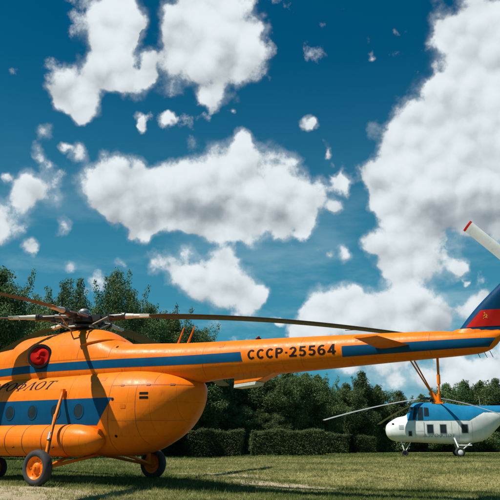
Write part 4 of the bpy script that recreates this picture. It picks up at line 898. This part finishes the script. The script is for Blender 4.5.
def leaves(cent, sig, cnt, size, R):
    """leaf quads scattered round cluster centres"""
    C = np.repeat(np.asarray(cent), cnt, 0); S = np.repeat(np.asarray(sig), cnt, 0); n = len(C)
    u = R.normal(0, 1, (n, 3)); u /= np.linalg.norm(u, axis=1)[:, None]
    p = C+u*S*(R.random((n, 1))**.45)*1.5
    nrm = u*.6+R.normal(0, .6, (n, 3))+np.array([0, 0, .45]); nrm /= np.linalg.norm(nrm, axis=1)[:, None]
    t = np.cross(nrm, R.normal(0, 1, (n, 3))); t /= np.linalg.norm(t, axis=1)[:, None]; b = np.cross(nrm, t)
    sz = size*(.6+.8*R.random((n, 1)))
    V = np.stack([p-t*sz, p-b*sz*.5+nrm*sz*.15, p+t*sz, p+b*sz*.5+nrm*sz*.15], 1).reshape(-1, 3)
    tone = np.repeat(np.clip(R.random(n)*.7+.3*np.repeat(R.random(len(cent)), cnt), 0, 1), 4)
    return V, np.arange(n*4).reshape(-1, 4), tone
def tree_proto(name, H, W, kind, seed, leaf='leaf'):
    R = np.random.default_rng(seed); rr = random.Random(seed)
    tk = MB(); rb = .018*H+.02; pts = [Vector((0, 0, -.1))]
    for k in range(1, 8): pts.append(Vector((rr.uniform(-.03, .03)*H*.5*k/7, rr.uniform(-.03, .03)*H*.5*k/7, H*.9*k/7)))
    for k, (a, b) in enumerate(zip(pts[:-1], pts[1:])): tk.tube(a, b, rb*(1-k/7.6), rb*(1-(k+1)/7.6), 8)
    cen, sg = [], []; ncl = {'bushy': 120, 'slim': 60, 'open': 78, 'conic': 100, 'shrub': 46}[kind]
    lo = {'bushy': .06, 'slim': .12, 'open': .12, 'conic': .05, 'shrub': .02}[kind]
    lobes = [(rr.uniform(0, 6.28), rr.uniform(.3, .95), rr.uniform(.25, .45)) for _ in range(7)]
    for k in range(ncl):
        f = lo+(1-lo)*((k+.5)/ncl)**.95; a = rr.uniform(0, 6.283)
        env = {'bushy': (math.sin(math.pi*min(1, (f+.13)/1.13)**.95))**.55, 'slim': .5*(math.sin(math.pi*min(1, (f+.10)/1.13)))**.6+.08, 'open': (math.sin(math.pi*min(1, (f+.08)/1.12)))**.7, 'conic': (1.03-f)**.8, 'shrub': math.sqrt(max(0, 1-f*f))*.9+.15}[kind]
        bump = sum(.32*math.exp(-((math.cos(a-la)-1)**2)/.25-((f-lf)/ls)**2*2) for la, lf, ls in lobes)
        r = W*env*(.62+bump)*(rr.random()**.38); s = (.052*H if kind != 'shrub' else .16*H)*rr.uniform(.7, 1.25)
        if kind == 'slim': s *= .62
        if kind == 'open': s *= .78
        if f > .88: s *= .6; r *= .6
        c = Vector((r*math.cos(a), r*math.sin(a), f*H*.97)); cen.append(tuple(c)); sg.append((s*1.15, s*1.15, s*.9))
        if k % 2 == 0 or kind in ('open', 'slim'):
            base = Vector((0, 0, max(.15*H, c.z-.22*H-r*.35))); base.x = pts[min(7, int(base.z/(H*.9)*7))].x; base.y = pts[min(7, int(base.z/(H*.9)*7))].y
            mid_ = base.lerp(c, .5)+Vector((0, 0, -.02*H)); br = rb*.32*(1.1-f)+.012
            tk.tube(base, mid_, br, br*.7, 5, False).tube(mid_, c, br*.7, .008, 5, False)
    # leading shoots that break the outline
    for k in range({'bushy': 9, 'slim': 4, 'open': 12, 'conic': 3, 'shrub': 8}[kind]):
        a = rr.uniform(0, 6.28); r = W*rr.uniform(.1, .75); z = H*rr.uniform(.72, .9) if kind != 'shrub' else H*rr.uniform(.5, .8)
        d = Vector((math.cos(a)*rr.uniform(.1, .5), math.sin(a)*rr.uniform(.1, .5), 1)).normalized()
        for q in range(4):
            c = Vector((r*math.cos(a), r*math.sin(a), z))+d*q*.045*H; c.z = min(c.z, H*1.0); cen.append(tuple(c)); s = .026*H*(1-.16*q); sg.append((s, s, s*1.3))
    area = sum(s[0]**2 for s in sg); sz = .078 if kind != 'shrub' else .07
    cnt = np.array([max(14, int({'bushy': 620, 'slim': 560, 'open': 430, 'conic': 640, 'shrub': 620}[kind]*s[0]**2*(.115/sz)**2)) for s in sg]); cnt = np.minimum(cnt, 900)
    V, F, T = leaves(cen, sg, cnt, sz, R)
    crown = bpy.data.objects.new('crown', raw_mesh('crown', V, F, M[leaf], T)); COL.objects.link(crown)
    trunk = tk.build('trunk', M['bark'], None, 60)
    root = thing(name, 'x', 'tree'); crown.parent = root; trunk.parent = root; root['H'] = H
    return root
PROTO = {'bushy': [tree_proto('broadleaf_tree', 12, 2.9, 'bushy', 3), tree_proto('broadleaf_tree', 12, 3.3, 'bushy', 4, 'leaf2'), tree_proto('broadleaf_tree', 9, 2.9, 'bushy', 5), tree_proto('broadleaf_tree', 8, 2.5, 'bushy', 15, 'leaf2')],
         'slim': [tree_proto('slender_tree', 13, 1.6, 'slim', 6), tree_proto('slender_tree', 13, 1.5, 'slim', 7)],
         'open': [tree_proto('birch_tree', 12.5, 2.7, 'open', 8, 'leaf2'), tree_proto('birch_tree', 12.5, 2.5, 'open', 9)],
         'conic': [tree_proto('conifer_tree', 9, 2.4, 'conic', 10), tree_proto('conifer_tree', 9, 2.2, 'conic', 12)],
         'shrub': [tree_proto('shrub', 2.6, 1.6, 'shrub', 13), tree_proto('shrub', 2.6, 1.8, 'shrub', 14, 'leaf2')]}
USED = set()
def plant(kind, x, y, h, label, group=None, k=None, wide=1.0, cat='tree'):
    L = PROTO[kind]; k = k if k is not None else min(range(len(L)), key=lambda i: abs(L[i]['H']-h)+random.random()*3)
    src = L[k]
    o = src if (kind, k) not in USED else copy_part_root(src)
    USED.add((kind, k))
    s = h/src_h[(kind, k)]; w = s*.5+.5*wide if s < 1 else s*wide
    o.location = (x, y, float(gz(x, y))-.03); o.scale = (w, w, s); o.rotation_euler = (0, 0, random.uniform(0, 6.28))
    o['label'] = label; o['category'] = cat
    if group: o['group'] = group
    elif 'group' in o.keys(): del o['group']
    return o
def copy_part_root(src):
    c = src.copy(); COL.objects.link(c)
    for ch in src.children:
        d = ch.copy(); COL.objects.link(d); d.parent = c
    return c
src_h = {(k, i): o['H'] for k, l in PROTO.items() for i, o in enumerate(l)}
FLAB = ['dark tree at the far left edge, reaching above the rotor blade', 'shorter bushy tree just right of the left-edge tree', 'low round-topped tree above the raised rotor blade on the left', 'bushy tree just left of the slender tree pair behind the rotor hub',
 'left one of two slender pointed trees rising behind the rotor hub', 'right one of two slender pointed trees rising behind the rotor hub', 'bushy tree right of the two slender trees', 'tallest open-crowned tree with ragged branches, right of the rotor hub', 'open-crowned tree beside the tallest ragged one, slightly lower',
 'bushy tree behind the antennas end of the left tree group', 'loose birch-like tree whose top shows behind the two boom antennas', 'loose birch-like tree right of the two boom antennas', 'dense tree between the tall ragged trees and the boom antennas',
 'dark tree above the leftmost visible hedge block', 'dark tree above the gap between the two nearest hedge blocks', 'tree behind the middle of the long hedge block', 'round-topped tree under the registration number, left of the sky gap', 'tree at the left rim of the sky gap under the boom',
 'low tree in the dip of the tree line right of the long hedge', 'tall pointed conifer between the long hedge and the white helicopter', 'bushy tree right of the tall pointed conifer', 'small pointed conifer behind the nose of the white helicopter', 'low bushy tree behind the cockpit of the white helicopter',
 'tree behind the rotor head of the white helicopter', 'tree just right of the tail skid, above the white helicopter', 'tree above the tail boom of the white helicopter', 'pointed conifer at the right edge of the picture']
for (x, y, h, kind), lab in zip(FEATURE_TREES, FLAB): plant(kind, x, y, h, lab, wide=.75 if y < 34 else 1.0)
GL = [('dense green tree in the closed wood edge on the left, behind the rotor', 'trees of the wood edge on the left'), ('dense green tree in the closed wood edge behind the tail boom and hedges', 'trees of the wood edge behind the hedges'), ('dense green tree in the far wood edge behind the white helicopter', 'trees of the wood edge on the right')]
for x, y, h, g in FILL_TREES: plant('bushy', x, y, h, *GL[g], wide=1.12)
for x, y, h in SHRUBS: plant('shrub', x, y, h, 'low dense shrub at the foot of the wood edge', 'shrubs along the foot of the wood edge', wide=1.25, cat='shrub')
# ================================================================== clipped hedges
HLAB = ['clipped hedge block left of the long one, behind the clamshell doors', 'long clipped hedge block under the middle of the tail boom', 'smaller clipped hedge block just right of the long one', 'smallest clipped hedge block, nearest the white helicopter', 'clipped hedge block half hidden behind the rear of the orange fuselage']
for (x0, y0, x1, y1, h, dp), lab in zip(HEDGES, HLAB):
    d = Vector((x1-x0, y1-y0)); Ln = d.length; ang = math.atan2(d.y, d.x); R = np.random.default_rng(int(Ln*100))
    root = thing('hedge', lab, 'hedge', ((x0+x1)/2, (y0+y1)/2, 0), ang)
    hx, hy = Ln/2, dp/2; n = int((2*Ln*h+2*dp*h+Ln*dp)*420)
    f = R.random(n); areas = np.array([Ln*h, Ln*h, dp*h, dp*h, Ln*dp]); pick = R.choice(5, n, p=areas/areas.sum())
    u = R.random(n)*2-1; v = R.random(n); ww = R.random(n)*2-1
    P = np.zeros((n, 3)); 
    P[pick == 0] = np.stack([u*hx, -hy+0*u, v*h], 1)[pick == 0]; P[pick == 1] = np.stack([u*hx, hy+0*u, v*h], 1)[pick == 1]
    P[pick == 2] = np.stack([-hx+0*u, u*hy, v*h], 1)[pick == 2]; P[pick == 3] = np.stack([hx+0*u, u*hy, v*h], 1)[pick == 3]; P[pick == 4] = np.stack([u*hx, ww*hy, h+0*u], 1)[pick == 4]
    wob = .13*np.sin(P[:, 0]*2.1+P[:, 2]*1.7)+.10*np.sin(P[:, 0]*5.3+P[:, 1]*3+P[:, 2]*4.1)+R.normal(0, .05, n)+(R.random(n) < .05)*R.random(n)*.25
    s = np.array([hx, hy, h]); nn = P/s; nn /= np.linalg.norm(nn, axis=1)[:, None]; P = P+nn*wob[:, None]; P[:, 2] = np.maximum(P[:, 2], .04)
    V, F, T = leaves(P, np.full((n, 3), .05), np.ones(n, int)*3, .05, R)
    o = bpy.data.objects.new('foliage', raw_mesh('foliage', V, F, M['hedgeleaf'], T)); COL.objects.link(o); o.parent = root
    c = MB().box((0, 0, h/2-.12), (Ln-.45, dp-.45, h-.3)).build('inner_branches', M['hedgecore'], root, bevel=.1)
# ================================================================== camera and render settings
cam = bpy.data.cameras.new('camera'); co = bpy.data.objects.new('camera', cam); COL.objects.link(co)
co.location = (19.183, -15.147, 1.011); co.rotation_euler = (rad(90)+.268, 0, .530)
cam.sensor_width = 36; cam.lens = 36*703/500; cam.clip_end = 3000; cam.clip_start = .1
scene.camera = co
scene.view_settings.view_transform = 'Standard'; scene.view_settings.look = 'None'; scene.view_settings.exposure = 0.32; scene.view_settings.gamma = 1.0
scene.render.engine = 'CYCLES'; scene.cycles.use_denoising = True; scene.cycles.max_bounces = 5; scene.cycles.diffuse_bounces = 2; scene.cycles.transparent_max_bounces = 4
